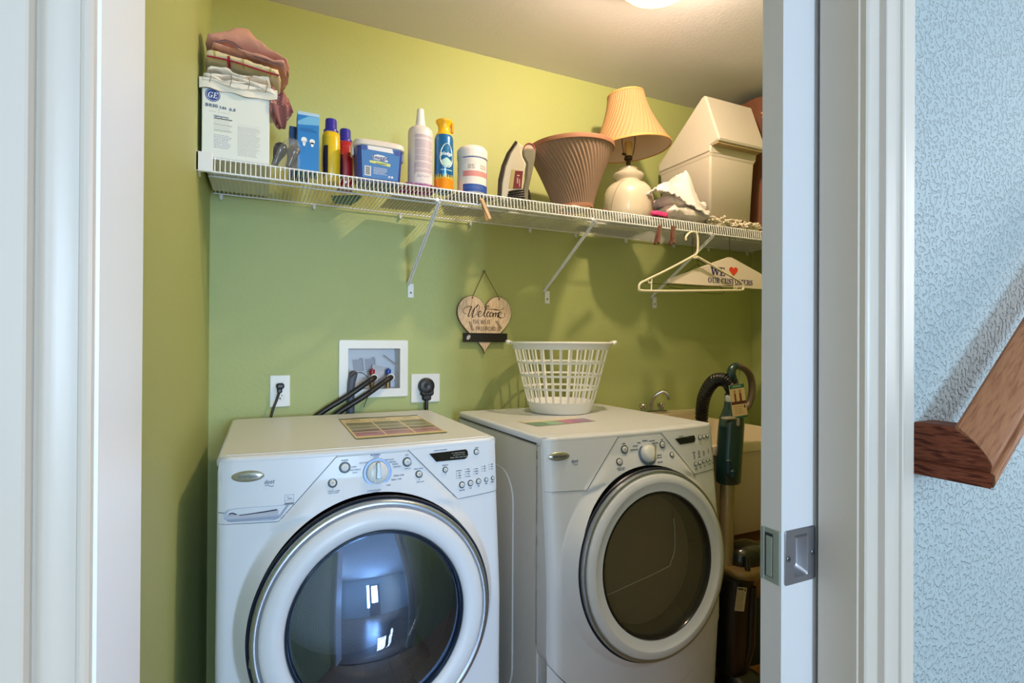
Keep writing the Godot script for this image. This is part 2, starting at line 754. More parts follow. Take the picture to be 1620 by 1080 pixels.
# ------------------------------------------------------------------ door frame, casings and the pocket door
func build_door() -> void:
	var trim := bump(m("white_trim_paint", c8(200, 188, 172), 0.36), noise_tex(0.02, 3, 8), 0.02, V(3, 0.6, 3))
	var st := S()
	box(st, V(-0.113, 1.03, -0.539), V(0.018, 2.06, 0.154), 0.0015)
	struct("trim_1", st, m("jamb_lit_trim_paint", c8(236, 241, 250), 0.36))  # same trim paint, whitened to put the light on the left jamb into colour
	st = S()
	box(st, V(0.757, 1.03, -0.4915), V(0.018, 2.06, 0.059), 0.0015)
	box(st, V(0.757, 1.03, -0.5935), V(0.018, 2.06, 0.045), 0.0015)
	struct("trim_2", st, trim)
	st = S()
	box(st, V(0.322, 2.051, -0.4915), V(0.85, 0.018, 0.059), 0.0015)
	box(st, V(0.322, 2.051, -0.5935), V(0.85, 0.018, 0.045), 0.0015)
	struct("trim_3", st, trim)
	# moulded casings: width from the jamb, height proud of the wall
	var prof := P2([0.0, 0.0, 0.0, 0.0075, 0.002, 0.0095, 0.0045, 0.0108, 0.0065, 0.0100, 0.0075, 0.0085, 0.0120, 0.0088, 0.0180, 0.0098, 0.0240, 0.0108, 0.0262, 0.0100, 0.0285, 0.0072, 0.0310, 0.0066, 0.0325, 0.0155, 0.0340, 0.0165, 0.0615, 0.0172, 0.0625, 0.0205, 0.065, 0.0215, 0.0685, 0.021, 0.0695, 0.0185, 0.094, 0.0185, 0.098, 0.017, 0.0995, 0.013, 0.0995, 0.0])
	for side in [1, -1]:
		st = S()
		var x0 := 0.750 if side > 0 else -0.106
		sg += 1
		for i in prof.size() - 1:
			var a: Vector2 = prof[i]
			var b: Vector2 = prof[i + 1]
			st.set_smooth_group(sg if i > 4 and i < 11 else -1)
			facing(st, [V(x0 + side * a.x, 0, -0.462 + a.y), V(x0 + side * b.x, 0, -0.462 + b.y), V(x0 + side * b.x, 2.15, -0.462 + b.y), V(x0 + side * a.x, 2.15, -0.462 + a.y)], V(side * -(b.y - a.y), 0, b.x - a.x))
		struct("trim_%d" % (4 if side > 0 else 5), st, trim)
	st = S()
	box(st, V(0.322, 2.105, -0.453), V(1.05, 0.09, 0.018), 0.004)
	struct("trim_6", st, trim)
	# the door, slid almost wholly into its pocket
	st = S()
	# (cut out round the pull's cup)
	slab(st, 0.6805, 0.7045, 0.86, 0.97, -0.5465 - 0.0175, -0.529)
	slab(st, 0.7345, 1.48, 0.86, 0.97, -0.5465 - 0.0175, -0.529)
	slab(st, 0.7045, 0.7345, 0.86, 0.886, -0.5465 - 0.0175, -0.529)
	slab(st, 0.7045, 0.7345, 0.945, 0.97, -0.5465 - 0.0175, -0.529)
	slab(st, 0.7045, 0.7345, 0.886, 0.945, -0.5465 - 0.0175, -0.545)
	slab(st, 0.6805, 1.48, 0, 0.86, -0.5465 - 0.0175, -0.529)
	slab(st, 0.6805, 1.48, 0.97, 2.03, -0.5465 - 0.0175, -0.529)
	var d := struct("door_1", st, m("door_paint", c8(208, 204, 200), 0.38))
	d.set_meta("label", "white pocket door slid into the wall, its edge and latch showing")
	var nickel := m("brushed_nickel", c8(150, 148, 150), 0.38, 0.85)
	# pull plate with a real cup: an outline of rings from the rim down to the cup's floor
	st = S()
	var pw := 0.0665
	var ph := 0.0795
	var rings := []
	for q in [[pw, ph, 0.004, -0.0005, 0.0], [pw, ph, 0.004, 0.0012, 0.0], [pw - 0.002, ph - 0.002, 0.003, 0.0022, 0.0], [0.031, 0.062, 0.004, 0.0022, 0.0], [0.028, 0.059, 0.005, 0.0005, 0.0], [0.021, 0.050, 0.006, -0.0095, 0.0], [0.015, 0.043, 0.005, -0.0115, 0.0]]:
		var ring := []
		for p in rrect(q[0], q[1], q[2], 4):
			ring.append(V(p.x, p.y, q[3]))
		rings.append(ring)
	loft(st, rings, false, true, [1, 2, 3])
	obj("pull_plate", st, nickel, d, T(0.7195, 0.9155, -0.529))
	var screw := m("screw_steel", c8(120, 120, 122), 0.3, 0.9)
	for p in [[0.6925, 0.9145], [0.7455, 0.9165]]:
		st = S()
		lathe(st, P2([0.0042, 0.0, 0.0042, 0.0006, 0.0034, 0.0012, 0.0016, 0.0012, 0.0014, 0.0002, 0, 0.0002]), 16, R(rx(90), V(p[0], p[1], -0.5265)), 30)
		obj("screw", st, screw, d)
	var steel := m("satin_latch_steel", c8(168, 176, 172), 0.42, 0.7)
	st = S()
	for q in [[0.0, 0.0255, 0.0005], [0.0265, 0.0045, 0.001]]:
		pass
	box(st, V(0.6798, 0.9155, -0.5465), V(0.0018, 0.078, 0.0345), 0.0004)
	var fp := obj("latch_faceplate", st, steel, d)
	st = S()
	box(st, V(0.6785, 0.9155, -0.5345), V(0.0015, 0.0775, 0.0085), 0.0005)
	box(st, V(0.6785, 0.9155, -0.5595), V(0.0015, 0.0775, 0.0065), 0.0005)
	obj("faceplate_rib", st, steel, fp)
	boxed("latch_gap", V(0.6787, 0.9155, -0.5485), V(0.001, 0.064, 0.0125), 0.0, m("latch_dark", c8(30, 32, 32), 0.7), fp)
	boxed("latch_tongue", V(0.6782, 0.914, -0.5475), V(0.0016, 0.059, 0.010), 0.0004, steel, fp)


# ------------------------------------------------------------------ washer and dryer
# depth from the machine's middle to its bowed front, at x from the middle and y from the floor
func front(x: float, y: float) -> float:
	var edge := 1.312 + maxf(0.0, y - 0.55) * 0.095 + maxf(0.0, 0.3 - y) * 0.06
	var t := clampf((y - 0.6) / 0.355, 0.0, 1.0)
	var bow := lerpf(0.05, 0.02, t)
	var d := edge - bow * (1.0 - minf(1.0, pow(x / 0.339, 2)))
	var round_off := clampf((absf(x) - 0.317) / 0.022, 0.0, 1.0)
	d += 0.016 * (1.0 - sqrt(maxf(0.0, 1.0 - round_off * round_off)))
	# the shoulder round the door and the console above it stand proud of the sides
	var q := V2(x, y - 0.583).length() - 0.305
	var tr := maxf(absf(x) - (0.083 + (0.958 - y) * 0.93), 0.8 - y)
	var s := clampf(-minf(q, tr) / 0.026, 0.0, 1.0)
	var fade := clampf((0.90 - y) / 0.2, 0.0, 1.0)
	var plane := 0.4335 - (y - 0.583) * 0.0875
	return lerpf(1.69 - d, maxf(plane, 1.69 - d), s * fade)


func V2(x: float, y: float) -> Vector2:
	return Vector2(x, y)


func fr(x: float, y: float, off := 0.0) -> Transform3D:
	var e := 0.004
	var p := V(x, y, front(x, y))
	var tx := (V(x + e, y, front(x + e, y)) - V(x - e, y, front(x - e, y))).normalized()
	var ty := (V(x, y + e, front(x, y + e)) - V(x, y - e, front(x, y - e))).normalized()
	var n := tx.cross(ty).normalized()
	ty = n.cross(tx)
	return Transform3D(Basis(tx, ty, n), p + n * off)


# a panel lying on the front: four corners (counter-clockwise), raised by off
func front_patch(st: SurfaceTool, c: Array, off: float, nu := 12, nv := 8) -> void:
	sheet(st, func(u: float, v: float) -> Vector3:
		var a: Vector2 = c[0].lerp(c[1], u)
		var b: Vector2 = c[3].lerp(c[2], u)
		var p := a.lerp(b, v)
		return V(p.x, p.y, front(p.x, p.y) + off), nu, nv, off + 0.001)


func front_line(st: SurfaceTool, a: Vector2, b: Vector2, w: float, off: float) -> void:
	var pts := []
	for k in 13:
		var p := a.lerp(b, k / 12.0)
		pts.append(V(p.x, p.y, front(p.x, p.y) + off))
	tube(st, pts, w, 5)


func dashes(st: SurfaceTool, x: float, y: float, w: float, h: float, sl := 0.0) -> void:
	box(st, V(0, 0, 0), V(w, h, 0.0004), 0.0, fr(x, y, 0.0008) * R(rz(sl), Vector3.ZERO))


func button(parent: Node3D, x: float, y: float, r: float, cap: Material, ring: Material, off := 0.0) -> void:
	var f := fr(x, y, off) * R(rx(90), Vector3.ZERO)
	var st := S()
	lathe(st, P2([r, -0.001, r, 0.0016, r * 0.92, 0.0028, r * 0.74, 0.0024, r * 0.70, 0.0012]), 24, f, 50)
	var b := obj("button", st, ring, parent)
	st = S()
	lathe(st, P2([r * 0.68, 0.0, r * 0.68, 0.003, r * 0.55, 0.0044, r * 0.3, 0.0047, 0, 0.0048]), 20, f, 60)
	obj("button_cap", st, cap, b)
	st = S()
	lathe(st, P2([r * 0.24, 0.0046, r * 0.24, 0.0051, r * 0.15, 0.0051, r * 0.15, 0.0046]), 14, f, 40)
	obj("button_icon", st, mats["print_grey"], b)


func build_machines() -> void:
	var white := coat(m("appliance_white", c8(211, 215, 223), 0.42), 0.10, 0.15)
	m("appliance_side", c8(212, 214, 214), 0.35)
	coat(m("chrome", c8(198, 200, 204), 0.12, 1.0), 0.3)
	m("satin_chrome", c8(176, 184, 196), 0.28, 0.9)
	m("door_gasket", c8(30, 38, 52), 0.3)
	m("drum_steel", c8(92, 98, 106), 0.35, 0.5)
	m("seam_grey", c8(98, 100, 104), 0.7)
	m("print_grey", c8(104, 110, 126), 0.6)
	m("print_blue", c8(78, 92, 138), 0.6)
	m("button_ring", c8(88, 98, 106), 0.3, 0.35)
	m("button_white", c8(214, 216, 216), 0.3)
	m("display_black", c8(26, 28, 28), 0.12)
	m("display_print", c8(148, 150, 146), 0.5)
	m("badge_silver", c8(176, 178, 166), 0.22, 0.7)
	m("navy_print", c8(34, 40, 70), 0.5)
	m("drawer_grey", c8(168, 178, 200), 0.35)
	m("soft_dark", c8(22, 24, 28), 0.5)
	machine("washing_machine", "white front-loading washer with a blue-tinted bulging glass door, left of the dryer", "washer", V(0.251, 0, -1.69), 0.0, true)
	machine("tumble_dryer", "white front-loading dryer with a dark round glass door, under the plastic basket", "dryer", V(1.057, -0.011, -1.69), deg_to_rad(2.0), false)


func machine(called: String, label: String, cat: String, at: Vector3, turn: float, washer: bool) -> void:
	var white: Material = mats["appliance_white"]
	var t := thing(called, label, cat, at, turn)
	var st := S()
	# cabinet behind the front, on four feet
	for sx in [-1, 1]:
		box(st, V(sx * 0.3365, 0.49, -0.005), V(0.005, 0.90, 0.63), 0.001)
	box(st, V(0, 0.49, -0.3175), V(0.678, 0.90, 0.005), 0.001)
	box(st, V(0, 0.0425, -0.005), V(0.678, 0.005, 0.63), 0.001)
	box(st, V(0, 0.9375, -0.005), V(0.678, 0.005, 0.63), 0.001)
	st.set_smooth_group(-1)
	for k in 96:
		var e := []
		for a in [TAU * k / 96.0, TAU * (k + 1) / 96.0]:
			var dir := Vector2(cos(a), sin(a))
			var far := 9.0
			if absf(dir.x) > 1e-4:
				far = minf(far, 0.337 / absf(dir.x))
			if absf(dir.y) > 1e-4:
				far = minf(far, (0.354 if dir.y > 0.0 else 0.543) / absf(dir.y))
			for r in [0.283, far]:
				e.append(V(dir.x * r, 0.583 + dir.y * r, 0.304))
		quad(st, e[0], e[1], e[3], e[2])
	for sx in [-1, 1]:
		# pressed panel in each side
		var poly := []
		for p in rrect(0.50, 0.72, 0.10, 6):
			poly.append(p + Vector2(-0.03, 0.47))
		prism(st, poly, 0.335, 0.3425, 0.003, R(Basis(V(0, 0, -sx), V(0, 1, 0), V(sx, 0, 0)), V(0, 0, -0.06)))
		for sz in [-1, 1]:
			lathe(st, P2([0.022, 0.011 if not washer else 0.0, 0.022, 0.012, 0.012, 0.02, 0.012, 0.05]), 16, T(sx * 0.28, 0, sz * 0.24))
	obj("cabinet", st, mats["appliance_side"], t)
	# lid with a bowed front edge and rolled rim
	st = S()
	var plan := func(inset: float, y: float) -> Array:
		var ring := []
		var x1 := 0.341 - inset
		var zb := -0.322 + inset
		for k in 6:
			var a := PI / 2 * k / 5.0
			ring.append(V(x1 - 0.018 + 0.018 * cos(a), y, zb + 0.018 - 0.018 * sin(a)))
		for k in 6:
			var a := PI / 2 + PI / 2 * k / 5.0
			ring.append(V(-x1 + 0.018 + 0.018 * cos(a), y, zb + 0.018 - 0.018 * sin(a)))
		for k in 33:
			var x := lerpf(-x1, x1, k / 32.0)
			ring.append(V(x, y, front(clampf(x, -0.339, 0.339), 0.955) - inset + 0.001))
		return ring
	loft(st, [plan.call(0.004, 0.944), plan.call(0.0, 0.947), plan.call(0.0, 0.9575), plan.call(0.0015, 0.9615), plan.call(0.005, 0.9645), plan.call(0.009, 0.9655)], true, true)
	var ridge := []
	for k in 33:
		var x := lerpf(-0.322, 0.322, k / 32.0)
		ridge.append(V(x, 0.9652, front(x, 0.955) - 0.024))
	tube(st, ridge, 0.0022, 6)
	obj("lid", st, white, t)
	st = S()
	box(st, V(0, 0.9425, -0.01), V(0.672, 0.006, 0.6))
	obj("lid_gap", st, mats["soft_dark"], t)
	# moulded front: rings from the door hole out to the outline
	st = S()
	var n := 180
	var grid := []
	for k in n:
		var a := TAU * k / n
		var dir := Vector2(cos(a), sin(a))
		var far := 9.0
		if absf(dir.x) > 1e-4:
			far = minf(far, 0.339 / absf(dir.x))
		if dir.y > 1e-4:
			far = minf(far, (0.955 - 0.583) / dir.y)
		far = minf(far, 0.418 if dir.y < 0.0 else 9.0)
		var row := []
		for j in 27:
			var r := lerpf(0.279, far, j / 26.0)
			var p := dir * r + Vector2(0, 0.583)
			row.append(V(p.x, p.y, front(p.x, p.y)))
		row.append(V(row[26].x, row[26].y, 0.30))
		row.push_front(V(row[0].x, row[0].y, row[0].z - 0.03))
		grid.append(row)
	for j in 28:
		if j < 2 or j == 27:
			sg += 1
		st.set_smooth_group(sg)
		for k in n:
			var k1 := (k + 1) % n
			quad(st, grid[k][j], grid[k][j + 1], grid[k1][j + 1], grid[k1][j])
	obj("front_panel", st, white, t)
	# toe panel under a curved seam
	st = S()
	sheet(st, func(u: float, v: float) -> Vector3:
		var x := lerpf(-0.338, 0.338, u)
		var top := 0.583 - sqrt(0.421 * 0.421 - x * x)
		var y := lerpf(0.03, top, v)
		return V(x, y, front(x, y) - 0.0015), 32, 10, 0.012)
	obj("toe_panel", st, white, t)
	# drawer front or plain corner, and the control corner
	var dy := 0.0 if washer else -0.008
	st = S()
	front_patch(st, [Vector2(-0.336, 0.822 + dy), Vector2(-0.2125, 0.819 + dy), Vector2(-0.0875, 0.953), Vector2(-0.336, 0.953)], 0.0012, 16, 10)
	var drawer := obj("detergent_drawer" if washer else "corner_panel", st, white, t)
	st = S()
	front_patch(st, [Vector2(0.2165, 0.819 + dy), Vector2(0.336, 0.824 + dy), Vector2(0.336, 0.953), Vector2(0.0845, 0.953)], 0.0012, 16, 10)
	obj("control_panel", st, white, t)
	var seams := []
	for sx in [-1, 1]:
		seams.append([Vector2(sx * 0.086, 0.9535), Vector2(sx * 0.2145, 0.8175 + dy), 0.0011])
		seams.append([Vector2(sx * 0.2145, 0.8175 + dy), Vector2(sx * 0.336, 0.8215 + dy), 0.0006])
	if washer:
		seams.append([Vector2(-0.336, 0.846), Vector2(-0.318, 0.8455), 0.0008])
		seams.append([Vector2(-0.205, 0.8535), Vector2(-0.181, 0.853), 0.0008])
	for q in seams:
		st = S()
		front_line(st, q[0], q[1], q[2], 0.0008)
		obj("panel_seam", st, mats["seam_grey"], t)
	if washer:
		washer_drawer(drawer)
	console(t, washer)
	machine_door(t, washer)


func washer_drawer(drawer: Node3D) -> void:
	# recessed grip: a scooped tray below a lipped handle
	var st := S()
	var top := [Vector2(-0.325, 0.8445), Vector2(-0.318, 0.852), Vector2(-0.300, 0.8545), Vector2(-0.19, 0.8535), Vector2(-0.2105, 0.8265), Vector2(-0.222, 0.8225), Vector2(-0.312, 0.8255), Vector2(-0.3235, 0.832)]
	top.reverse()
	var c := Vector2.ZERO
	for p in top:
		c += p
	c /= top.size()
	var rings := []
	for q in [[1.0, 0.0016], [0.97, 0.0024], [0.93, 0.0008], [0.90, -0.0002]]:
		var ring := []
		for p in top:
			var w: Vector2 = c + (p - c) * q[0]
			ring.append(V(w.x, w.y, front(w.x, w.y) + q[1] + 0.001))
		rings.append(ring)
	loft(st, rings, false, true)
	obj("grip_recess", st, mats["drawer_grey"], drawer)
	st = S()
	var pts := []
	for p in smooth([V(-0.314, 0.843, 0), V(-0.308, 0.8445, 0), V(-0.301, 0.8415, 0), V(-0.294, 0.8385, 0), V(-0.25, 0.8415, 0), V(-0.217, 0.8445, 0)], 5):
		pts.append(V(p.x, p.y, front(p.x, p.y) + 0.002))
	tube(st, pts, 0.0013, 6)
	obj("grip_shadow_gap", st, mats["navy_print"], drawer)
	st = S()
	sheet(st, func(u: float, v: float) -> Vector3:
		var x := lerpf(-0.318, -0.214, u)
		var y0 := lerpf(0.827, 0.8245, u)
		var y1: float = lerpf(0.8385, 0.8435, u) if u > 0.2 else 0.842
		var y := lerpf(y0, y1, v)
		return V(x, y, front(x, y) + 0.0015 + 0.005 * sin(PI * v)), 16, 8)
	obj("drawer_handle", st, mats["drawer_grey"], drawer)


func console(t: Node3D, washer: bool) -> void:
	var dx := 0.0 if washer else 0.012
	var dy := 0.0 if washer else -0.013
	# badge and lettering on the left corner
	var st := S()
	var bx := -0.277 if washer else -0.293
	var by := 0.922 if washer else 0.911
	lathe(st, P2([1.0, 0.0, 1.0, 0.002, 0.93, 0.0034, 0.5, 0.0042, 0, 0.0044]), 36, fr(bx, by, 0.0012) * R(rx(90).scaled_local(V(0.0335, 1, 0.0125)), Vector3.ZERO), 60)
	var badge := obj("badge", st, mats["badge_silver"], t)
	texted("lettering", "Whirlpool", 0.0062, mats["navy_print"], badge, fr(bx + 0.001, by, 0.0060), true, true, 0.92, 0.12)
	st = S()
	var arc := []
	for k in 20:
		var a := TAU * (0.08 + 0.62 * k / 19.0)
		arc.append(fr(bx, by, 0.0055) * V(0.020 * cos(a), 0.0095 * sin(a), 0))
	tube(st, arc, 0.00035, 4)
	obj("swoosh", st, mats["badge_silver"], badge)
	var lx := -0.233 if washer else -0.243
	var ly := 0.906 if washer else 0.894
	st = S()
	txt(st, "duet", 0.0085, fr(lx, ly, 0.0016), true, false, 0.82, 0.22)
	var wave := []
	for k in 12:
		wave.append(fr(lx, ly, 0.0018) * V(-0.009 + 0.018 * k / 11.0, -0.0085 + 0.0018 * sin(k * 0.57), 0))
	tube(st, wave, 0.0006, 4)
	obj("lettering", st, mats["print_grey"], t)
	if washer:
		st = S()
		var f := fr(-0.1915, 0.865, 0.0014)
		for q in [[0, 0.0095, 0.019, 0.0006], [0, -0.003, 0.019, 0.0006], [0, -0.0095, 0.019, 0.003], [-0.0095, 0.0, 0.0006, 0.019], [0.0095, 0.0, 0.0006, 0.019], [0.001, 0.001, 0.010, 0.0018], [-0.003, 0.005, 0.006, 0.0008]]:
			box(st, V(q[0], q[1], 0), V(q[2], q[3], 0.0004), 0.0, f)
		obj("energy_label", st, mats["print_grey"], t)
	# cycle dial
	var cx := 0.0075 if washer else 0.018
	var cy := 0.9065 if washer else 0.893
	var f := fr(cx, cy, 0.0)
	st = S()
	lathe(st, P2([0.0345, -0.002, 0.0345, 0.002, 0.0335, 0.003, 0.0275, 0.003, 0.0268, 0.001]), 48, f * R(rx(90), Vector3.ZERO), 40)
	var dial := obj("dial", st, m("dial_ring", c8(112, 128, 158), 0.4, 0.6), t)
	st = S()
	if washer:
		lathe(st, P2([0.0265, 0.0, 0.0265, 0.007, 0.0245, 0.010, 0.012, 0.0115, 0, 0.0115]), 40, f * R(rx(90), Vector3.ZERO), 50)
		obj("knob", st, mats["button_white"], dial)
		st = S()
		prism(st, P2([-0.0062, -0.0145, 0.0062, -0.0145, 0.0048, 0.024, 0, 0.0262, -0.0048, 0.024]), 0.010, 0.0205, 0.002, f)
		obj("knob_grip", st, mats["chrome"], dial)
		st = S()
		box(st, V(-0.0092, -0.0035, 0.0118), V(0.003, 0.042, 0.003), 0.001, f)
		obj("knob_rib", st, mats["button_white"], dial)
	else:
		lathe(st, P2([0.0265, 0.0, 0.0262, 0.012, 0.0245, 0.020, 0.021, 0.0235, 0.010, 0.025, 0, 0.0252]), 40, f * R(rx(90), Vector3.ZERO), 50)
		obj("knob", st, mats["button_white"], dial)
		st = S()
		box(st, V(0, 0, 0.020), V(0.0075, 0.052, 0.013), 0.003, f * R(rz(-22), V(0.012, 0.0, 0)))
		obj("knob_grip", st, mats["chrome"], dial)
	# round buttons beside the dial
	var ring: Material = mats["button_ring"]
	var cap: Material = mats["button_white"]
	if washer:
		for b in [[-0.0688, 0.9248, 0.0135], [0.0825, 0.9246, 0.0120], [0.1116, 0.8921, 0.0095], [-0.0973, 0.8919, 0.0108]]:
			button(t, b[0], b[1], b[2], cap, ring)
		for b in [[0.2742, 0.9318, 0.0082], [0.1827, 0.8952, 0.0078], [0.2282, 0.8515, 0.0088], [0.2530, 0.8528, 0.0084], [0.2774, 0.8541, 0.0080], [0.3013, 0.8552, 0.0062], [0.3215, 0.8567, 0.0058]]:
			button(t, b[0], b[1], b[2], cap, ring, 0.001)
	else:
		for b in [[-0.067, 0.9145, 0.0132], [-0.093, 0.8806, 0.0115], [0.086, 0.9164, 0.0120], [0.1190, 0.8826, 0.0092]]:
			button(t, b[0], b[1], b[2], cap, ring)
		for b in [[0.263, 0.9236, 0.0085], [0.284, 0.9244, 0.0082], [0.302, 0.9255, 0.0078], [0.229, 0.8405, 0.0080], [0.250, 0.842, 0.0082], [0.270, 0.8444, 0.0066], [0.290, 0.8455, 0.0062], [0.308, 0.8470, 0.0058]]:
			button(t, b[0], b[1], b[2], cap, ring, 0.001)
	# display window
	st = S()
	var o := 0.0 if washer else 0.0
	var dp := [Vector2(0.159, 0.9175), Vector2(0.239, 0.9165), Vector2(0.2455, 0.9195), Vector2(0.2495, 0.9270), Vector2(0.2480, 0.9370), Vector2(0.2430, 0.9415), Vector2(0.1405, 0.9395)]
	if not washer:
		dp = [Vector2(0.164, 0.9095), Vector2(0.2290, 0.9110), Vector2(0.2355, 0.9140), Vector2(0.2385, 0.9210), Vector2(0.2370, 0.9290), Vector2(0.2330, 0.9335), Vector2(0.1440, 0.9300)]
	var f2 := fr(0.195, 0.928, 0.0012)
	var inv := f2.affine_inverse()
	var local := []
	for p in dp:
		var w: Vector3 = inv * V(p.x, p.y, front(p.x, p.y))
		local.append(Vector2(w.x, w.y))
	prism(st, local, -0.003, 0.0016, 0.0006, f2)
	var disp := obj("display", st, mats["display_black"], t)
	st = S()
	if washer:
		txt(st, "EST. TIME REMAINING", 0.0030, f2 * T(0.026, 0.0065, 0.0022), false, false, 0.9)
		txt(st, "add a garment  status", 0.0028, f2 * T(0.028, 0.0015, 0.0022), false, false, 0.9)
		txt(st, "Wash  Rinse  Spin  Done", 0.0032, f2 * T(0.027, -0.0045, 0.0022), true, false, 0.95)
		obj("display_lettering", st, mats["display_print"], disp)
	else:
		txt(st, "Sensing  Damp  Dry", 0.0028, f2 * T(0.012, 0.001, 0.0022), false, false, 0.9)
		obj("display_lettering", st, m("display_dim", c8(70, 70, 62), 0.5), disp)
	# printed words
	st = S()
	var words := [["DELICATE", -0.025, 0.932, 0.0036], ["HAND", -0.0475, 0.9245, 0.0036], ["WASHABLES", -0.0445, 0.9175, 0.0036], ["QUICK", -0.0455, 0.911, 0.0030], ["HEAVY DUTY", 0.0375, 0.934, 0.0034], ["WHITEST", 0.0465, 0.928, 0.0034], ["WHITES", 0.0525, 0.922, 0.0034], ["SANITARY", 0.056, 0.9155, 0.0034], ["DRAIN / SPIN", 0.0600, 0.8945, 0.0034], ["RINSE / SPIN", 0.0535, 0.886, 0.0034], ["SOAK", 0.033, 0.875, 0.0034], ["CLEAN WASHER", -0.0025, 0.8665, 0.0036], ["with affresh", 0.0005, 0.8625, 0.0022], ["START", 0.0825, 0.9415, 0.0026], ["hold 1 sec", 0.0835, 0.9085, 0.0026], ["PAUSE / CANCEL", 0.1116, 0.9055, 0.0026], ["twice to cancel", 0.1135, 0.8745, 0.0022], ["CONTROL LOCKED", -0.0955, 0.8745, 0.0026], ["hold for 3 seconds", -0.0955, 0.8705, 0.0022]]
	if not washer:
		words = [["CASUAL", -0.009, 0.930, 0.0034], ["DELICATE", -0.024, 0.921, 0.0034], ["SUPER DELICATE", -0.030, 0.9105, 0.0032], ["NORMAL", 0.0165, 0.9335, 0.0044], ["HEAVY DUTY", 0.044, 0.931, 0.0034], ["BULKY ITEMS", 0.056, 0.9235, 0.0034], ["RAPID DRY", 0.065, 0.886, 0.0034], ["TOUCH UP", 0.0645, 0.879, 0.0034], ["TIMED DRY", 0.063, 0.866, 0.0034], ["POWER", -0.067, 0.9315, 0.0030], ["START", 0.086, 0.932, 0.0028], ["CONTROL LOCKED", -0.092, 0.8625, 0.0028], ["hold for 3 seconds", -0.092, 0.858, 0.0022]]
	for w in words:
		txt(st, w[0], w[3], fr(w[1], w[2], 0.0006), false, false, 0.92)
	for p in ([[-0.0973, 0.879], [0.1116, 0.879]] if washer else [[-0.093, 0.867]]):
		lathe(st, P2([0.0011, 0.0, 0.0011, 0.0006, 0, 0.0006]), 10, fr(p[0], p[1], 0.0004) * R(rx(90), Vector3.ZERO))
	obj("printed_words", st, mats["print_grey"], t)
	if washer:
		st = S()
		txt(st, "NORMAL", 0.0042, fr(0.0045, 0.9485, 0.0006), true, false, 1.0)
		txt(st, "CASUAL", 0.0030, fr(0.0055, 0.9435, 0.0006), false, false, 0.95)
		txt(st, "POWER", 0.0034, fr(-0.0688, 0.9415, 0.0006), true)
		obj("printed_words", st, mats["print_blue"], t)
	# columns of indicator dots with their words, over the small buttons
	st = S()
	var cols := [[0.214, 4, 0.8700], [0.2395, 4, 0.8710], [0.2645, 3, 0.8750], [0.2895, 3, 0.8790], [0.3120, 3, 0.8815]]
	var wordset := [["EXTRA HOT", "HOT", "WARM", "COLD"], ["EXTRA", "MEDIUM", "LOW", "NO SPIN"], ["HEAVY", "NORMAL", "LIGHT"], ["MAX", "MED", "OFF"], ["LOUD", "LOW", "OFF"]]
	for i in cols.size():
		for j in int(cols[i][1]):
			var px: float = cols[i][0] + (0.0 if washer else 0.003)
			var py: float = cols[i][2] + (cols[i][1] - 1 - j) * 0.0062 - (0.0 if washer else 0.010)
			if washer:
				lathe(st, P2([0.0012, 0.0, 0.0012, 0.0006, 0, 0.0006]), 8, fr(px, py, 0.0016) * R(rx(90), Vector3.ZERO))
			txt(st, wordset[i][j], 0.0024, fr(px + 0.0085, py, 0.0018), false, false, 0.85)
	var names_under := ["WASH TEMP", "SPIN", "SOIL", "RINSE", "SIGNAL"] if washer else ["DRYNESS", "TEMP", "TIME", "SHIELD", "SIGNAL"]
	var under := [[0.2282, 0.838], [0.2530, 0.840], [0.2774, 0.842], [0.3013, 0.845], [0.3205, 0.847]]
	for i in 5:
		txt(st, names_under[i], 0.0024, fr(under[i][0], under[i][1] + dy, 0.0018), false, false, 0.85)
	txt(st, "ESTIMATED TIME REMAINING" if washer else "ESTIMATED TIME", 0.0022, fr(0.172, 0.9455 + dy * 0.8, 0.0018), false, false, 0.9)
	if washer:
		txt(st, "Delay Wash", 0.0026, fr(0.1830, 0.9068, 0.0018), false, false, 0.9)
		lathe(st, P2([0.0012, 0.0, 0.0012, 0.0006, 0, 0.0006]), 8, fr(0.1835, 0.884, 0.0016) * R(rx(90), Vector3.ZERO))
		txt(st, "- SIGNAL", 0.0024, fr(0.2755, 0.9425, 0.0018), false, false, 0.9)
	obj("indicator_print", st, mats["print_grey"], t)


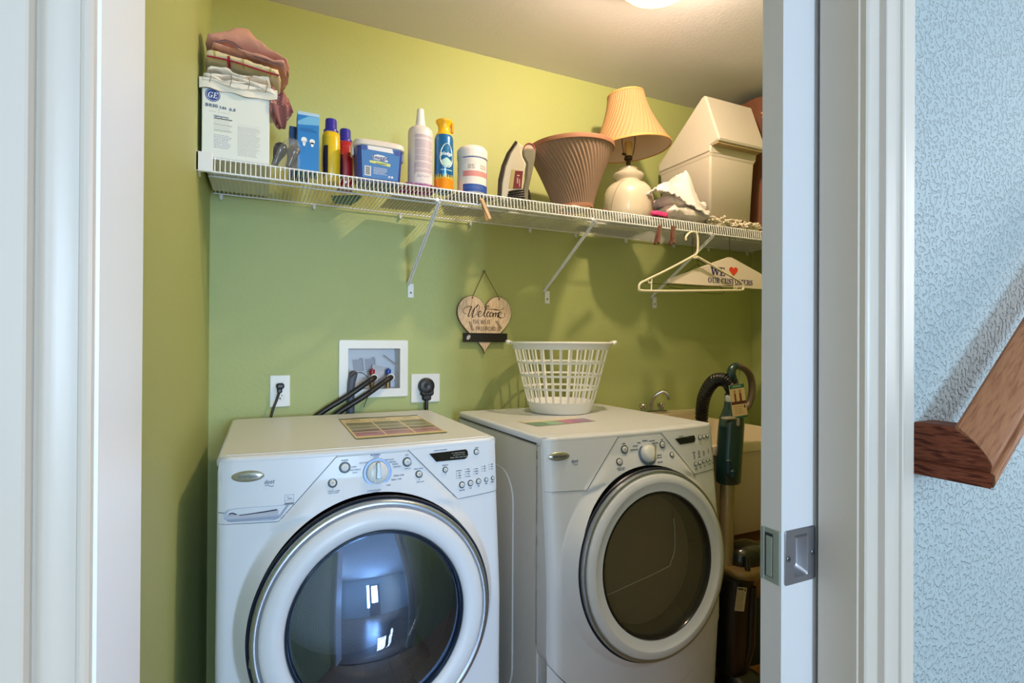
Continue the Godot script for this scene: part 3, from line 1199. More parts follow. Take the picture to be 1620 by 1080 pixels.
func machine_door(t: Node3D, washer: bool) -> void:
	# the door's own frame: y along the outward normal, tilted back by five degrees
	var f := R(rx(90.0 - 5.0), V(0, 0.583, 0.4435))
	var st := S()
	var white: Material = mats["appliance_white"]
	if washer:
		lathe(st, P2([0.254, -0.01, 0.2545, 0.006, 0.2525, 0.011, 0.246, 0.0155, 0.234, 0.0195, 0.222, 0.0205, 0.213, 0.0185, 0.2065, 0.0145, 0.2035, 0.008, 0.2015, 0.000]), 120, f, 60)
	else:
		lathe(st, P2([0.262, -0.01, 0.2625, 0.006, 0.2605, 0.011, 0.252, 0.0155, 0.240, 0.0170, 0.2375, 0.0165, 0.2345, 0.0140, 0.2170, 0.0110, 0.2120, 0.0100, 0.2095, 0.004]), 120, f, 34)
	var door := obj("door", st, white, t)
	st = S()
	if washer:
		lathe(st, P2([0.272, -0.018, 0.2715, 0.002, 0.2690, 0.0065, 0.2620, 0.0080, 0.2560, 0.0065, 0.2540, 0.004]), 120, f, 50)
	else:
		lathe(st, P2([0.2735, -0.018, 0.2732, 0.002, 0.2715, 0.006, 0.2670, 0.0072, 0.2635, 0.006, 0.2620, 0.004]), 120, f, 50)
	obj("chrome_trim", st, mats["satin_chrome"], door)
	st = S()
	lathe(st, P2([0.2795, -0.014, 0.277, -0.010, 0.2735, -0.012, 0.2715, -0.016]), 120, f, 60)
	obj("door_seal", st, mats["door_gasket"], door)
	if washer:
		st = S()
		lathe(st, P2([0.2025, 0.010, 0.1985, 0.011, 0.1955, 0.006, 0.1935, -0.02, 0.190, -0.05]), 96, f, 50)
		obj("inner_rim", st, m("washer_rim", c8(40, 50, 66), 0.12, 0.3), door)
		# bulging bowl: an outer bulge and the deep bowl behind it
		var g := pane("washer_glass", c8(160, 196, 250), 0.29, 0.02)
		g.metallic = 1.0
		var dot := Image.create(4, 4, false, Image.FORMAT_RGB8)
		dot.fill(Color.WHITE)
		g.albedo_texture = ImageTexture.create_from_image(dot)
		var g2 := pane("washer_bowl_glass", c8(90, 120, 170), 0.06, 0.0)
		st = S()
		var pr := []
		for k in 15:
			var r := 0.1965 * (1.0 - k / 14.0)
			pr.append(Vector2(r, 0.004 + 0.052 * (1.0 - pow(r / 0.1965, 2))))
		lathe(st, pr, 96, f, 60)
		obj("door_glass", st, g, door)
		st = S()
		lathe(st, P2([0.193, -0.012, 0.185, -0.040, 0.172, -0.075, 0.150, -0.100, 0.120, -0.115, 0.06, -0.122, 0, -0.124]), 80, f, 70)
		obj("glass_bowl", st, g2, door)
		# rubber boot, perforated drum and its lifters
		st = S()
		lathe(st, P2([0.262, -0.055, 0.225, -0.050, 0.205, -0.040, 0.196, -0.052, 0.205, -0.075, 0.228, -0.085]), 80, f, 50)
		obj("tub_seal", st, m("tub_rubber", c8(52, 56, 62), 0.55), t)
		st = S()
		lathe(st, P2([0.0, -0.40, 0.10, -0.395, 0.235, -0.385, 0.252, -0.36, 0.252, -0.12, 0.246, -0.095, 0.225, -0.088]), 80, f, 40)
		var im := Image.create(256, 256, false, Image.FORMAT_RGB8)
		im.fill(c8(118, 124, 134))
		for i in 8:
			for j in 8:
				var cx2 := i * 32 + (16 if j % 2 else 0)
				for dx in range(-7, 8):
					for dy2 in range(-7, 8):
						if dx * dx + dy2 * dy2 < 45:
							im.set_pixel((cx2 + dx + 256) % 256, (j * 32 + 16 + dy2) % 256, c8(34, 38, 44))
		var ds := m("drum_perforated", Color.WHITE, 0.4, 0.4)
		ds.albedo_texture = ImageTexture.create_from_image(im)
		ds.uv1_scale = V(26, 14, 1)
		var drum := obj("drum", st, ds, t)
		for k in 3:
			st = S()
			var a := rz(35.0 + 120.0 * k)
			prism(st, P2([-0.035, -0.252, 0.035, -0.252, 0.018, -0.205, 0.0, -0.198, -0.018, -0.205]), -0.36, -0.13, 0.006, R(rx(-5.0) * a, V(0, 0.583, 0.4435)), true)
			obj("drum_lifter", st, mats["drum_steel"], drum)
		st = S()
		box(st, V(-0.2655, -0.035, -0.006), V(0.012, 0.02, 0.012), 0.003, R(rx(-5.0), V(0, 0.583, 0.4435)))
		obj("hinge", st, mats["satin_chrome"], door)
		# guide sheet lying on the lid
		guide_sheet(t, [V(0.487 - 0.251, 0.9672, -1.470 + 1.69), V(0.230 - 0.251, 0.9672, -1.462 + 1.69), V(0.236 - 0.251, 0.9672, -1.865 + 1.69), V(0.503 - 0.251, 0.9672, -1.865 + 1.69)], true)
	else:
		st = S()
		lathe(st, P2([0.2085, 0.009, 0.2055, 0.010, 0.2030, 0.006, 0.2010, -0.012, 0.1985, -0.045, 0.196, -0.075]), 96, f, 50)
		obj("inner_rim", st, m("dryer_rim", c8(46, 46, 42), 0.1, 0.45), door)
		st = S()
		lathe(st, P2([0.2030, -0.006, 0.15, -0.0035, 0.08, -0.002, 0.0, -0.0015]), 80, f, 60)
		obj("door_glass", st, pane("dryer_glass", c8(120, 110, 84), 0.34, 0.0), door)
		st = S()
		lathe(st, P2([0.199, -0.078, 0.10, -0.080, 0.0, -0.080]), 64, f, 60)
		obj("door_liner", st, m("dryer_liner", c8(96, 78, 62), 0.6), door)
		# clear lint shield behind the glass with one rounded corner
		st = S()
		var poly := []
		for k in 30:
			var a := deg_to_rad(-8.0 + 216.0 * k / 29.0)
			poly.append(Vector2(0.197 * cos(a) - 0.0, 0.197 * sin(a)))
		poly = poly.filter(func(p): return p.x < 0.128)
		poly.append_array(P2([-0.178, -0.084, 0.075, -0.046, 0.104, -0.030, 0.122, 0.0, 0.1285, 0.045]))
		prism(st, poly, -0.004, 0.0, 0.001, R(rx(-5.0), V(0, 0.583, 0.4435)) * T(0, 0, -0.062))
		obj("drum_shield", st, m("dryer_shield", c8(92, 90, 70), 0.25), door)
		st = S()
		var edge := []
		for p in poly.slice(poly.size() - 6):
			edge.append(R(rx(-5.0), V(0, 0.583, 0.4435)) * V(p.x, p.y, -0.061))
		edge.append(R(rx(-5.0), V(0, 0.583, 0.4435)) * V(0.127, 0.10, -0.061))
		tube(st, smooth(edge.slice(1), 4), 0.0016, 6)
		obj("shield_edge", st, m("shield_edge", c8(176, 168, 150), 0.3), door)
		guide_sheet(t, [V(1.050 - 1.057, 0.9668, -1.555 + 1.69), V(0.806 - 1.057, 0.9668, -1.538 + 1.69), V(0.800 - 1.057, 0.9668, -1.66 + 1.69), V(1.042 - 1.057, 0.9668, -1.675 + 1.69)], false)


func guide_sheet(t: Node3D, c: Array, big: bool) -> void:
	var im := Image.create(320, 400, false, Image.FORMAT_RGB8)
	im.fill(c8(214, 196, 150))
	if big:
		im.fill_rect(Rect2i(0, 0, 320, 22), c8(52, 44, 36))
		im.fill_rect(Rect2i(0, 388, 320, 12), c8(176, 170, 70))
		for i in 3:
			var x0 := 8 + i * 104
			im.fill_rect(Rect2i(x0, 40, 98, 60), c8(222, 206, 166))
			im.fill_rect(Rect2i(x0 + 30, 48, 34, 9), c8(86, 74, 60))
			small_print(im, x0 + 6, 66, 84, 30, 8, 3, c8(150, 130, 100), 3 + i)
			im.fill_rect(Rect2i(x0, 112, 98, 62), c8(132, 134, 96))
			im.fill_rect(Rect2i(x0, 182, 98, 62), c8(150, 150, 128))
			im.fill_rect(Rect2i(x0, 252, 98, 40), c8(124, 104, 104))
			im.fill_rect(Rect2i(x0, 300, 98, 66), c8(176, 122, 142))
			for b in [112, 182, 252, 300]:
				small_print(im, x0 + 6, b + 6, 86, 38, 9, 3, c8(92, 84, 70), 10 + i + b)
	else:
		im.fill(c8(224, 214, 196))
		for q in [[0, c8(84, 128, 96)], [80, c8(132, 176, 142)], [160, c8(176, 92, 138)], [240, c8(136, 98, 150)]]:
			im.fill_rect(Rect2i(q[0], 150, 80, 250), q[1])
			small_print(im, q[0] + 8, 170, 64, 220, 26, 8, q[1].lightened(0.4), 4 + q[0])
	var s := printed("guide_print_%s" % ("washer" if big else "dryer"), im, 0.35)
	var st := S()
	# c: front right, front left, back left, back right
	sheet(st, func(u: float, v: float) -> Vector3:
		var a: Vector3 = c[1].lerp(c[0], u)
		var b: Vector3 = c[2].lerp(c[3], u)
		var p := a.lerp(b, v)
		p.y += 0.0006 * sin(u * 17.0) * sin(v * 11.0) + 0.0006
		return p, 14, 14, 0.0006)
	obj("guide_sheet", st, s, t)


# ------------------------------------------------------------------ wire shelf
const DECK := 1.737

func build_shelf() -> void:
	var wire := m("shelf_wire", c8(230, 233, 240), 0.35)
	var t := thing("wire_shelf", "long white wire shelf fixed along the back wall above the machines", "shelf", V(0, 0, 0))
	var x0 := -0.152
	var x1 := 2.432
	var st := S()
	# one deck wire: from the wall forward, bent down over the front rail
	var pts := [V(0, 1.735, -2.078), V(0, 1.735, -1.690), V(0, 1.7335, -1.682), V(0, 1.728, -1.6785), V(0, 1.693, -1.6725)]
	tube(st, pts, 0.0016, 6)
	var first := obj("deck_wire", st, wire, t, T(x0 + 0.006, 0, 0))
	for k in range(1, 203):
		like(first, "deck_wire", t, T(x0 + 0.006 + 0.0127 * k, 0, 0))
	for q in [[1.7315, -2.076, 0.0026], [1.7315, -1.865, 0.0030], [1.7315, -1.682, 0.0026], [1.6925, -1.6755, 0.0032]]:
		tubed("shelf_rail", [V(x0, q[0], q[1]), V((x0 + x1) / 2, q[0], q[1]), V(x1, q[0], q[1])], q[2], 8, wire, t)
	# plastic end bracket on the left wall
	st = S()
	box(st, V(-0.148, 1.7165, -1.674), V(0.046, 0.054, 0.010), 0.002)
	box(st, V(-0.166 + 0.004, 1.7165, -1.70), V(0.006, 0.054, 0.062), 0.001)
	box(st, V(-0.1675, 1.7255, -1.6745), V(0.008, 0.050, 0.014), 0.002)
	obj("end_bracket", st, m("shelf_plastic", c8(226, 228, 232), 0.4), t)
	# sloping braces with feet screwed to the wall
	for q in [[0.535, 0.515], [1.155, 1.120], [1.763, 1.715]]:
		st = S()
		var top := V(q[1], 1.690, -1.684)
		var foot := V(q[0], 1.458, -2.083)
		var dir := (top - foot).normalized()
		var side := V(1, 0, 0)
		var up := dir.cross(side).normalized()
		box(st, V(0, 0, 0), V(0.014, 0.0045, (top - foot).length()), 0.001, R(Basis(side, up, side.cross(up)), (top + foot) / 2))
		box(st, V(0, 0, 0), V(0.0035, 0.010, (top - foot).length()), 0.001, R(Basis(side, up, side.cross(up)), (top + foot) / 2 + up * -0.004))
		box(st, V(q[0], 1.432, -2.087), V(0.024, 0.056, 0.004), 0.001)
		box(st, V(top.x, 1.692, -1.680), V(0.012, 0.012, 0.016), 0.002)
		var b := obj("brace", st, wire, t)
		st = S()
		lathe(st, P2([0.004, 0, 0.004, 0.001, 0.002, 0.002, 0, 0.002]), 12, R(rx(90), V(q[0], 1.424, -2.085)))
		obj("screw", st, m("screw_steel"), b)
	for x in [-0.13, 0.171, 0.490, 0.785, 1.064, 1.302, 1.584, 1.879, 2.114, 2.396]:
		st = S()
		box(st, V(x, 1.724, -2.083), V(0.011, 0.018, 0.014), 0.003)
		lathe(st, P2([0.0045, 0.0, 0.0045, 0.006, 0.003, 0.009, 0, 0.009]), 12, R(rx(90), V(x, 1.716, -2.083)))
		obj("wall_clip", st, m("shelf_plastic"), t)


# rounded slab of cloth running along x; f gives [y, z, half height, half depth] at u
func cloth_run(st: SurfaceTool, xa: float, xb: float, f: Callable, seed_: int, wav := 0.003, pw := 2.6, nr := 22) -> void:
	var nz := FastNoiseLite.new()
	nz.seed = seed_
	nz.frequency = 9.0
	var rings := []
	for i in nr + 1:
		var u := float(i) / nr
		var q: Array = f.call(u)
		var x := lerpf(xa, xb, u)
		var end := 1.0
		if u < 0.06 or u > 0.94:
			end = sqrt(1.0 - pow(1.0 - minf(u, 1.0 - u) / 0.06, 2)) * 0.5 + 0.5
		var ring := []
		for k in 28:
			var a := TAU * k / 28
			var cy := signf(cos(a)) * pow(absf(cos(a)), 2.0 / pw)
			var cz := signf(sin(a)) * pow(absf(sin(a)), 2.0 / pw)
			var d := nz.get_noise_3d(x * 3.0, cy * 0.11 + seed_, cz * 0.12) * wav * 2.2
			ring.append(V(x + nz.get_noise_2d(cy * 0.3, cz * 0.3 + i) * wav * 0.5, q[0] + cy * q[2] * end + d, q[1] + cz * q[3] * end + d))
		rings.append(ring)
	loft(st, rings)


func cloth_mat(key: String, col: Color) -> StandardMaterial3D:
	if mats.has(key):
		return mats[key]
	var s := m(key, col, 0.95)
	s.rim_enabled = true
	s.rim = 0.4
	s.rim_tint = 0.6
	return bump(s, noise_tex(0.16, 2, 21), 0.12, V(9, 9, 9), false)


func build_shelf_left() -> void:
	var st := S()
	# ---- carton of bulbs
	var t := thing("bulb_carton", "white printed bulb carton at the left end of the shelf, towels piled on top", "carton", V(-0.069, DECK, -1.875))
	var card := m("white_card", c8(224, 228, 226), 0.6)
	boxed("carton", V(0, 0.0965, 0), V(0.170, 0.193, 0.368), 0.0015, card, t)
	var im := Image.create(512, 512, false, Image.FORMAT_RGB8)
	im.fill(c8(226, 230, 228))
	im.fill_rect(Rect2i(84, 214, 140, 7), c8(50, 52, 56))
	small_print(im, 84, 228, 140, 96, 12, 2, c8(120, 124, 130), 1)
	im.fill_rect(Rect2i(84, 262, 140, 2), c8(110, 112, 118))
	im.fill_rect(Rect2i(84, 306, 140, 2), c8(110, 112, 118))
	small_print(im, 84, 342, 136, 110, 12, 4, c8(128, 126, 178), 2)
	im.fill_rect(Rect2i(262, 238, 186, 1), c8(150, 150, 156))
	small_print(im, 266, 252, 180, 230, 7, 3, c8(168, 172, 178), 3)
	im.fill_rect(Rect2i(120, 118, 2, 60), c8(150, 154, 170))
	im.fill_rect(Rect2i(196, 118, 2, 60), c8(150, 154, 170))
	small_print(im, 44, 168, 66, 8, 8, 2, c8(130, 136, 160), 4)
	small_print(im, 132, 168, 56, 8, 8, 2, c8(130, 136, 160), 5)
	st = S()
	quv(st, [V(-0.083, 0.003, 0.1844), V(0.083, 0.003, 0.1844), V(0.083, 0.190, 0.1844), V(-0.083, 0.190, 0.1844)], [Vector2(0, 1), Vector2(1, 1), Vector2(1, 0), Vector2(0, 0)])
	obj("printed_face", st, printed("carton_print", im, 0.55), t)
	var navy := m("carton_blue", c8(40, 72, 150), 0.5)
	st = S()
	txt(st, "BR30", 0.0085, T(-0.062, 0.144, 0.1850), true, false, 1.1)
	txt(st, "144", 0.0075, T(-0.034, 0.142, 0.1850), true)
	txt(st, "6.8", 0.0080, T(-0.010, 0.141, 0.1850), true)
	txt(st, "Lighting Facts", 0.0040, T(-0.038, 0.1165, 0.1850), true)
	obj("lettering", st, m("carton_ink", c8(70, 80, 116), 0.6), t)
	st = S()
	lathe(st, P2([0.0185, 0.0, 0.0185, 0.0006, 0, 0.0006]), 28, R(rx(90), V(-0.059, 0.1735, 0.1844)))
	var logo := obj("round_logo", st, navy, t)
	st = S()
	txt(st, "GE", 0.0150, T(-0.059, 0.1725, 0.1850), true, true, 0.82, 0.18)
	var hoop := []
	for k in 32:
		hoop.append(V(-0.059 + 0.0158 * cos(TAU * k / 32), 0.1735 + 0.0158 * sin(TAU * k / 32), 0.1851))
	tube(st, hoop, 0.0006, 5, true)
	obj("logo_script", st, m("logo_white", c8(226, 230, 238), 0.5), logo)
	# ---- towels on the carton, bottom to top
	var base := 1.931
	st = S()
	for k in 4:
		var yy := base + 0.0112 + 0.0135 * k
		var off: float = [0.0, 0.004, -0.004, 0.002][k]
		cloth_run(st, -0.162 + 0.004 * k + off, 0.038 - 0.006 * k, func(u: float) -> Array: return [yy + 0.004 * sin(u * 9.0 + k * 2.0) - 0.004 * u, -1.79 + off, 0.0066, 0.118 - 0.004 * k], 40 + k, 0.0028)
	sheet(st, func(u: float, v: float) -> Vector3:
		var low := 1.9195 + 0.004 * sin(u * 6.0 + 0.6) + 0.002 * sin(u * 19.0) + 0.006 * u
		return V(lerpf(-0.160, 0.036, u), lerpf(low, 1.9500, v), -1.6785 - 0.004 * (1.0 - v) + 0.003 * sin(u * 14.0)), 40, 8, 0.004)
	var o := obj("dish_towel", st, cloth_mat("cream_cloth", c8(246, 240, 230)), self)
	meta(o, "cream dish towels with thin grey checks folded flat on the bulb carton", "towel")
	st = S()
	for q in [-0.135, -0.085, -0.04, 0.005]:
		tube(st, smooth([V(q, 1.937, -1.6725), V(q + 0.004, 1.955, -1.6715), V(q + 0.002, 1.972, -1.675)], 3), 0.0009, 5)
	obj("grey_check", st, m("check_thread", c8(120, 112, 108), 0.9), o)
	st = S()
	cloth_run(st, -0.150, 0.046, func(u: float) -> Array: return [2.0185 - 0.014 * u + 0.003 * sin(u * 5.0), -1.785, 0.0165 - 0.004 * u, 0.115], 52, 0.0025)
	o = obj("striped_towel", st, cloth_mat("pale_yellow_cloth", c8(230, 214, 172)), self)
	meta(o, "pale yellow dish towel with a red stripe, folded under the pink towel", "towel")
	st = S()
	for q in [[-0.088, 0.0042, 0.0105, 2.0125], [0.0, 0.0, 0.0, 0.0]]:
		if q[1] > 0.0:
			var p := []
			for k in 12:
				var a := -0.9 + 2.2 * k / 11.0
				p.append(V(q[0], q[3] + 0.0165 * sin(a), -1.785 + 0.1195 * pow(absf(cos(a)), 0.77)))
			tube(st, p, 0.0035, 6, false, ID, 0.4)
	var hem := []
	for k in 14:
		var u := k / 13.0
		hem.append(V(lerpf(-0.142, 0.040, u), 2.0185 - 0.014 * u + 0.003 * sin(u * 5.0) - 0.0115 + 0.003 * u, -1.6718))
	tube(st, hem, 0.0022, 6)
	obj("red_stripe", st, m("red_thread", c8(150, 30, 52), 0.9), o)
	st = S()
	for x in [-0.122, -0.052, 0.018]:
		var u: float = (x + 0.150) / 0.196
		var p := []
		for k in 10:
			var a := -0.8 + 2.2 * k / 9.0
			p.append(V(x, 2.0185 - 0.014 * u + 0.003 * sin(u * 5.0) + (0.0165 - 0.005 * u) * sin(a), -1.785 + 0.1185 * pow(absf(cos(a)), 0.77)))
		tube(st, p, 0.0026, 6, false, ID, 0.4)
	obj("yellow_stripe", st, m("yellow_thread", c8(198, 178, 96), 0.9), o)
	st = S()
	var crest := func(u: float) -> float: return 2.066 + 0.058 * exp(-pow((u - 0.42) / 0.26, 2)) - 0.034 * maxf(0.0, u - 0.5)
	cloth_run(st, -0.150, 0.070, func(u: float) -> Array:
		var bottom := 2.0495 - 0.014 * u
		var top: float = crest.call(u) + 0.006
		return [(bottom + top) / 2 + 0.008, -1.79, (top - bottom) / 2, 0.105], 60, 0.004, 2.2)
	cloth_run(st, -0.135, 0.062, func(u: float) -> Array: return [2.0480 - 0.014 * u, -1.778, 0.0072, 0.108], 61, 0.003)
	o = obj("pink_towel", st, cloth_mat("pink_terry", c8(214, 156, 138)), self)
	meta(o, "dusty pink terry towel folded on top of the pile over the carton", "towel")
	st = S()
	for dy in [0.0, 0.007]:
		var p := []
		for k in 26:
			var u := k / 25.0
			var x := lerpf(-0.125, 0.05, u)
			p.append(V(x, 2.045 + dy + 0.018 * sin(PI * minf(1.0, u * 2.2)) - 0.026 * u + 0.001 * sin(k * 2.0), -1.6745 - 0.004 * dy / 0.007))
		tube(st, p, 0.0018, 5)
	obj("fold_shade_line", st, m("pink_shadow_cloth", c8(120, 92, 92), 0.95), o)  # darker copy of the pink, painting shade along the folds
	# patterned cloth hanging off the right of the pile
	st = S()
	sheet(st, func(u: float, v: float) -> Vector3:
		var x := 0.018 + 0.050 * u + 0.012 * v * u - 0.014 * (1.0 - u) * v * 0.0
		var y := 1.962 - v * (0.045 + 0.062 * sin(PI * clampf(u * 0.9 + 0.15, 0.0, 1.0))) + 0.004 * sin(u * 12.0)
		return V(x, y, -1.695 + 0.010 * sin(u * 11.0 + v * 2.0) - 0.03 * u), 18, 14, -0.0025)
	var fim := Image.create(128, 128, false, Image.FORMAT_RGB8)
	fim.fill(c8(150, 96, 92))
	var rng := RandomNumberGenerator.new()
	rng.seed = 5
	for k in 120:
		var cols := [c8(92, 70, 104), c8(196, 160, 150), c8(110, 46, 58), c8(206, 196, 196), c8(126, 92, 120)]
		fim.fill_rect(Rect2i(rng.randi() % 120, rng.randi() % 120, 3 + rng.randi() % 10, 2 + rng.randi() % 5), cols[rng.randi() % 5])
	o = obj("patterned_cloth", st, printed("patterned_cloth_print", fim, 0.9), self)
	meta(o, "purple patterned cloth corner hanging down from the towel pile beside the carton", "cloth")
	st = S()
	sheet(st, func(u: float, v: float) -> Vector3:
		var w := 0.020 * (1.0 - 0.72 * v * v)
		return V(0.040 + 0.012 * v + (u - 0.5) * 2.0 * w, 1.915 - 0.066 * v, -1.688 + 0.006 * sin(u * 8.0)), 12, 12, -0.003)
	obj("hanging_corner", st, m("striped_corner_cloth", c8(142, 92, 92), 0.9), o)
	# ---- blue bulb boxes
	t = thing("blue_bulb_box", "tall blue carton printed with two bulb icons, next to the yellow bottle", "carton", V(0.123, DECK, -1.742))
	boxed("carton", V(0, 0.0905, 0), V(0.061, 0.181, 0.060), 0.001, m("blue_card", c8(24, 120, 196), 0.4), t)
	boxed("top_band", V(0, 0.1755, 0.0), V(0.0614, 0.011, 0.0604), 0.001, m("pale_blue_card", c8(170, 200, 226), 0.4), t)
	st = S()
	prism(st, P2([-0.0302, 0.140, 0.0302, 0.146, 0.0302, 0.170, 0.0, 0.169, -0.0302, 0.150]), 0.0300, 0.0304, 0, ID)
	obj("pale_flash", st, m("flash_blue", c8(110, 176, 222), 0.4), t)
	st = S()
	for x in [-0.012, 0.011]:
		lathe(st, P2([0.0078, 0, 0.0078, 0.0007, 0, 0.0007]), 18, R(rx(90), V(x, 0.094 if x > 0 else 0.097, 0.0301)))
		prism(st, P2([x - 0.0026, 0.078, x + 0.0026, 0.078, x + 0.005, 0.091, x - 0.005, 0.091]), 0.0300, 0.0308)
	prism(st, P2([-0.0205, 0.092, -0.0035, 0.092, -0.0055, 0.102, -0.0185, 0.102]), 0.0300, 0.0309)
	obj("bulb_icon", st, m("icon_white", c8(232, 234, 236), 0.5), t)
	st = S()
	small_lines(st, -0.024, 0.131, 0.048, 3, 0.0305)
	obj("fine_print", st, m("blue_ink", c8(14, 74, 140), 0.5), t)
	t = thing("blue_bulb_box", "narrow dark blue carton half hidden behind the tall blue one", "carton", V(0.101, DECK, -1.82))
	boxed("carton", V(0, 0.081, 0), V(0.055, 0.162, 0.055), 0.001, m("dark_blue_card", c8(26, 70, 122), 0.4), t)
	# ---- clear pack of dark bulbs between the carton and the blue box
	t = thing("bulb_pack", "crumpled clear plastic pack with two dark bulbs, between the carton and the blue box", "package", V(0.058, DECK, -1.735))
	for q in [[-0.012, 0.062, 0.0], [0.026, 0.058, 0.012]]:
		var b := S()
		lathe(b, P2([0.0, -0.052, 0.009, -0.050, 0.010, -0.032, 0.016, -0.014, 0.0195, 0.0, 0.0185, 0.012, 0.012, 0.020, 0.0, 0.024]), 24, R(rz(-18.0), V(q[0], q[1], q[2])), 60)
		obj("bulb", b, m("dark_bulb", c8(52, 56, 70), 0.15), t)
	st = S()
	sheet(st, func(u: float, v: float) -> Vector3:
		var a := TAU * u
		var r := 0.040 * (1.0 - 0.75 * pow(v, 3)) + 0.004 * sin(a * 5.0 + v * 7.0)
		return V(r * cos(a) * 0.9 + 0.022 * v, 0.002 + 0.092 * v, r * sin(a) * 0.7 + 0.02), 30, 12)
	obj("plastic_bag", st, pane("clear_bag", Color(0.95, 0.95, 0.92), 0.10, 0.05), t)
	# ---- bottles of fabric softener
	bottle(V(0.1985, DECK, -1.808), "yellow plastic bottle with a dark blue cap, left of the red bottle", c8(222, 184, 22), c8(40, 34, 72))
	bottle(V(0.2515, DECK, -1.872), "red plastic bottle with a dark blue cap, between the yellow bottle and the blue tub", c8(166, 22, 36), c8(36, 42, 110))
	# ---- tub
	t = thing("softener_tub", "blue plastic tub with a white lid and barcode, right of the red bottle", "tub", V(0.3405, DECK, -1.772))
	st = S()
	loft(st, [oval(0.066, 0.046, 0.0, 48, 4.5), oval(0.069, 0.049, 0.003, 48, 4.5), oval(0.076, 0.054, 0.122, 48, 4.5)])
	obj("tub_body", st, coat(m("tub_blue", c8(44, 66, 148), 0.35), 0.5), t)
	st = S()
	loft(st, [oval(0.078, 0.056, 0.112, 48, 4.5), oval(0.0815, 0.0595, 0.115, 48, 4.5), oval(0.0815, 0.0595, 0.128, 48, 4.5), oval(0.079, 0.057, 0.132, 48, 4.5), oval(0.070, 0.048, 0.1335, 48, 4.5)], true, true, [1, 2])
	for sx in [-1, 1]:
		box(st, V(sx * 0.0805, 0.108, 0.0), V(0.008, 0.040, 0.03), 0.003)
	obj("tub_lid", st, m("tub_lid_white", c8(216, 206, 200), 0.4), t)
	# printed face follows the taper of the wall
	var face := R(rx(3.2), V(0, 0.0, 0.0485))
	st = S()
	prism(st, P2([-0.056, 0.012, 0.056, 0.012, 0.062, 0.112, -0.062, 0.112]), 0.0, 0.0016, 0, face)
	var lab := obj("label", st, m("tub_label", c8(54, 112, 178), 0.4), t)
	st = S()
	prism(st, P2([-0.040, 0.100, 0.040, 0.098, 0.036, 0.112, -0.042, 0.112]), 0.0012, 0.0022, 0, face)
	prism(st, P2([-0.026, 0.072, 0.022, 0.068, 0.024, 0.080, 0.012, 0.086, -0.010, 0.088, -0.027, 0.083]), 0.0014, 0.0024, 0, face)
	prism(st, P2([-0.050, 0.018, -0.030, 0.018, -0.030, 0.048, -0.050, 0.048]), 0.0014, 0.0024, 0, face)
	obj("white_print", st, m("label_white", c8(222, 220, 224), 0.45), lab)
	st = S()
	prism(st, P2([-0.034, 0.060, 0.030, 0.054, 0.032, 0.063, -0.010, 0.068, -0.036, 0.066]), 0.0014, 0.0022, 0, face)
	obj("yellow_banner", st, m("label_yellow", c8(206, 206, 120), 0.45), lab)
	texted("lettering", "Snuggle", 0.0105, m("snuggle_ink", c8(34, 42, 120), 0.5), lab, face * T(-0.001, 0.0785, 0.0030), true, false, 0.92)
	texted("lettering", "boosters", 0.0066, m("banner_ink", c8(120, 150, 84), 0.5), lab, face * T(0.002, 0.0608, 0.0028), true, false, 0.9, 0.15)
	st = S()
	for k in 11:
		box(st, V(-0.040, 0.022 + 0.0023 * k, 0.0026), V(0.014, 0.0011 if k % 3 else 0.0017, 0.0004), 0.0, face)
	obj("barcode", st, m("barcode_ink", c8(88, 86, 70), 0.6), lab)
	st = S()
	small_lines(st, -0.022, 0.046, 0.040, 6, 0.0021, face)
	box(st, V(0.028, 0.022, 0.0021), V(0.005, 0.006, 0.0004), 0.0, face)
	box(st, V(0.037, 0.022, 0.0021), V(0.007, 0.006, 0.0004), 0.0, face)
	obj("fine_print", st, m("label_white"), lab)
	st = S()
	for q in [[-0.053, 0.104], [0.052, 0.101]]:
		box(st, V(q[0], q[1], 0.0020), V(0.016, 0.015, 0.0006), 0.0, face)
	obj("corner_flag", st, m("tub_blue"), lab)
	# ---- purple foil packet with the white spray bottle on it
	st = S()
	sheet(st, func(u: float, v: float) -> Vector3:
		var e := minf(minf(u, 1.0 - u), minf(v, 1.0 - v))
		return V(0.408 + 0.124 * u, DECK + 0.0005 + 0.0085 * minf(1.0, e * 9.0) + (0.0022 * sin(u * 47.0) * cos(v * 31.0) if e > 0.02 else 0.0), -1.692 - 0.115 * v), 40, 24, 0.0008)
	o = obj("foil_packet", st, m("purple_foil", c8(176, 70, 168), 0.22, 0.8), self)
	meta(o, "crinkled shiny purple packet lying under the white spray bottle", "packet")
	t = thing("spray_bottle", "white spray bottle with a label of small print, standing on the purple packet", "bottle", V(0.4775, DECK + 0.009, -1.747))
	turned("bottle_body", P2([0, 0.0, 0.036, 0.0, 0.0405, 0.004, 0.041, 0.012, 0.041, 0.180, 0.039, 0.190, 0.032, 0.197, 0.017, 0.201, 0.0145, 0.206, 0.0, 0.206]), 40, m("bottle_white", c8(216, 204, 202), 0.35), t)
	turned("spray_nozzle", P2([0.0185, 0.198, 0.0185, 0.207, 0.0160, 0.212, 0.0150, 0.222, 0.0118, 0.250, 0.0112, 0.2605, 0.0095, 0.2625, 0, 0.2625]), 24, m("nozzle_white", c8(226, 220, 216), 0.35), t)
	im = Image.create(512, 512, false, Image.FORMAT_RGB8)
	im.fill(c8(206, 192, 196))
	var bands := [[8, 30, 6], [60, 90, 7], [160, 60, 8], [232, 50, 7], [300, 60, 7], [374, 36, 8]]
	for b in bands:
		small_print(im, 12, b[0], 488, b[1], b[2] + 3, 4, c8(112, 92, 128), b[0] + 3)
	im.fill_rect(Rect2i(0, 412, 512, 100), c8(222, 214, 214))
	im.fill_rect(Rect2i(60, 424, 390, 3), c8(90, 74, 110))
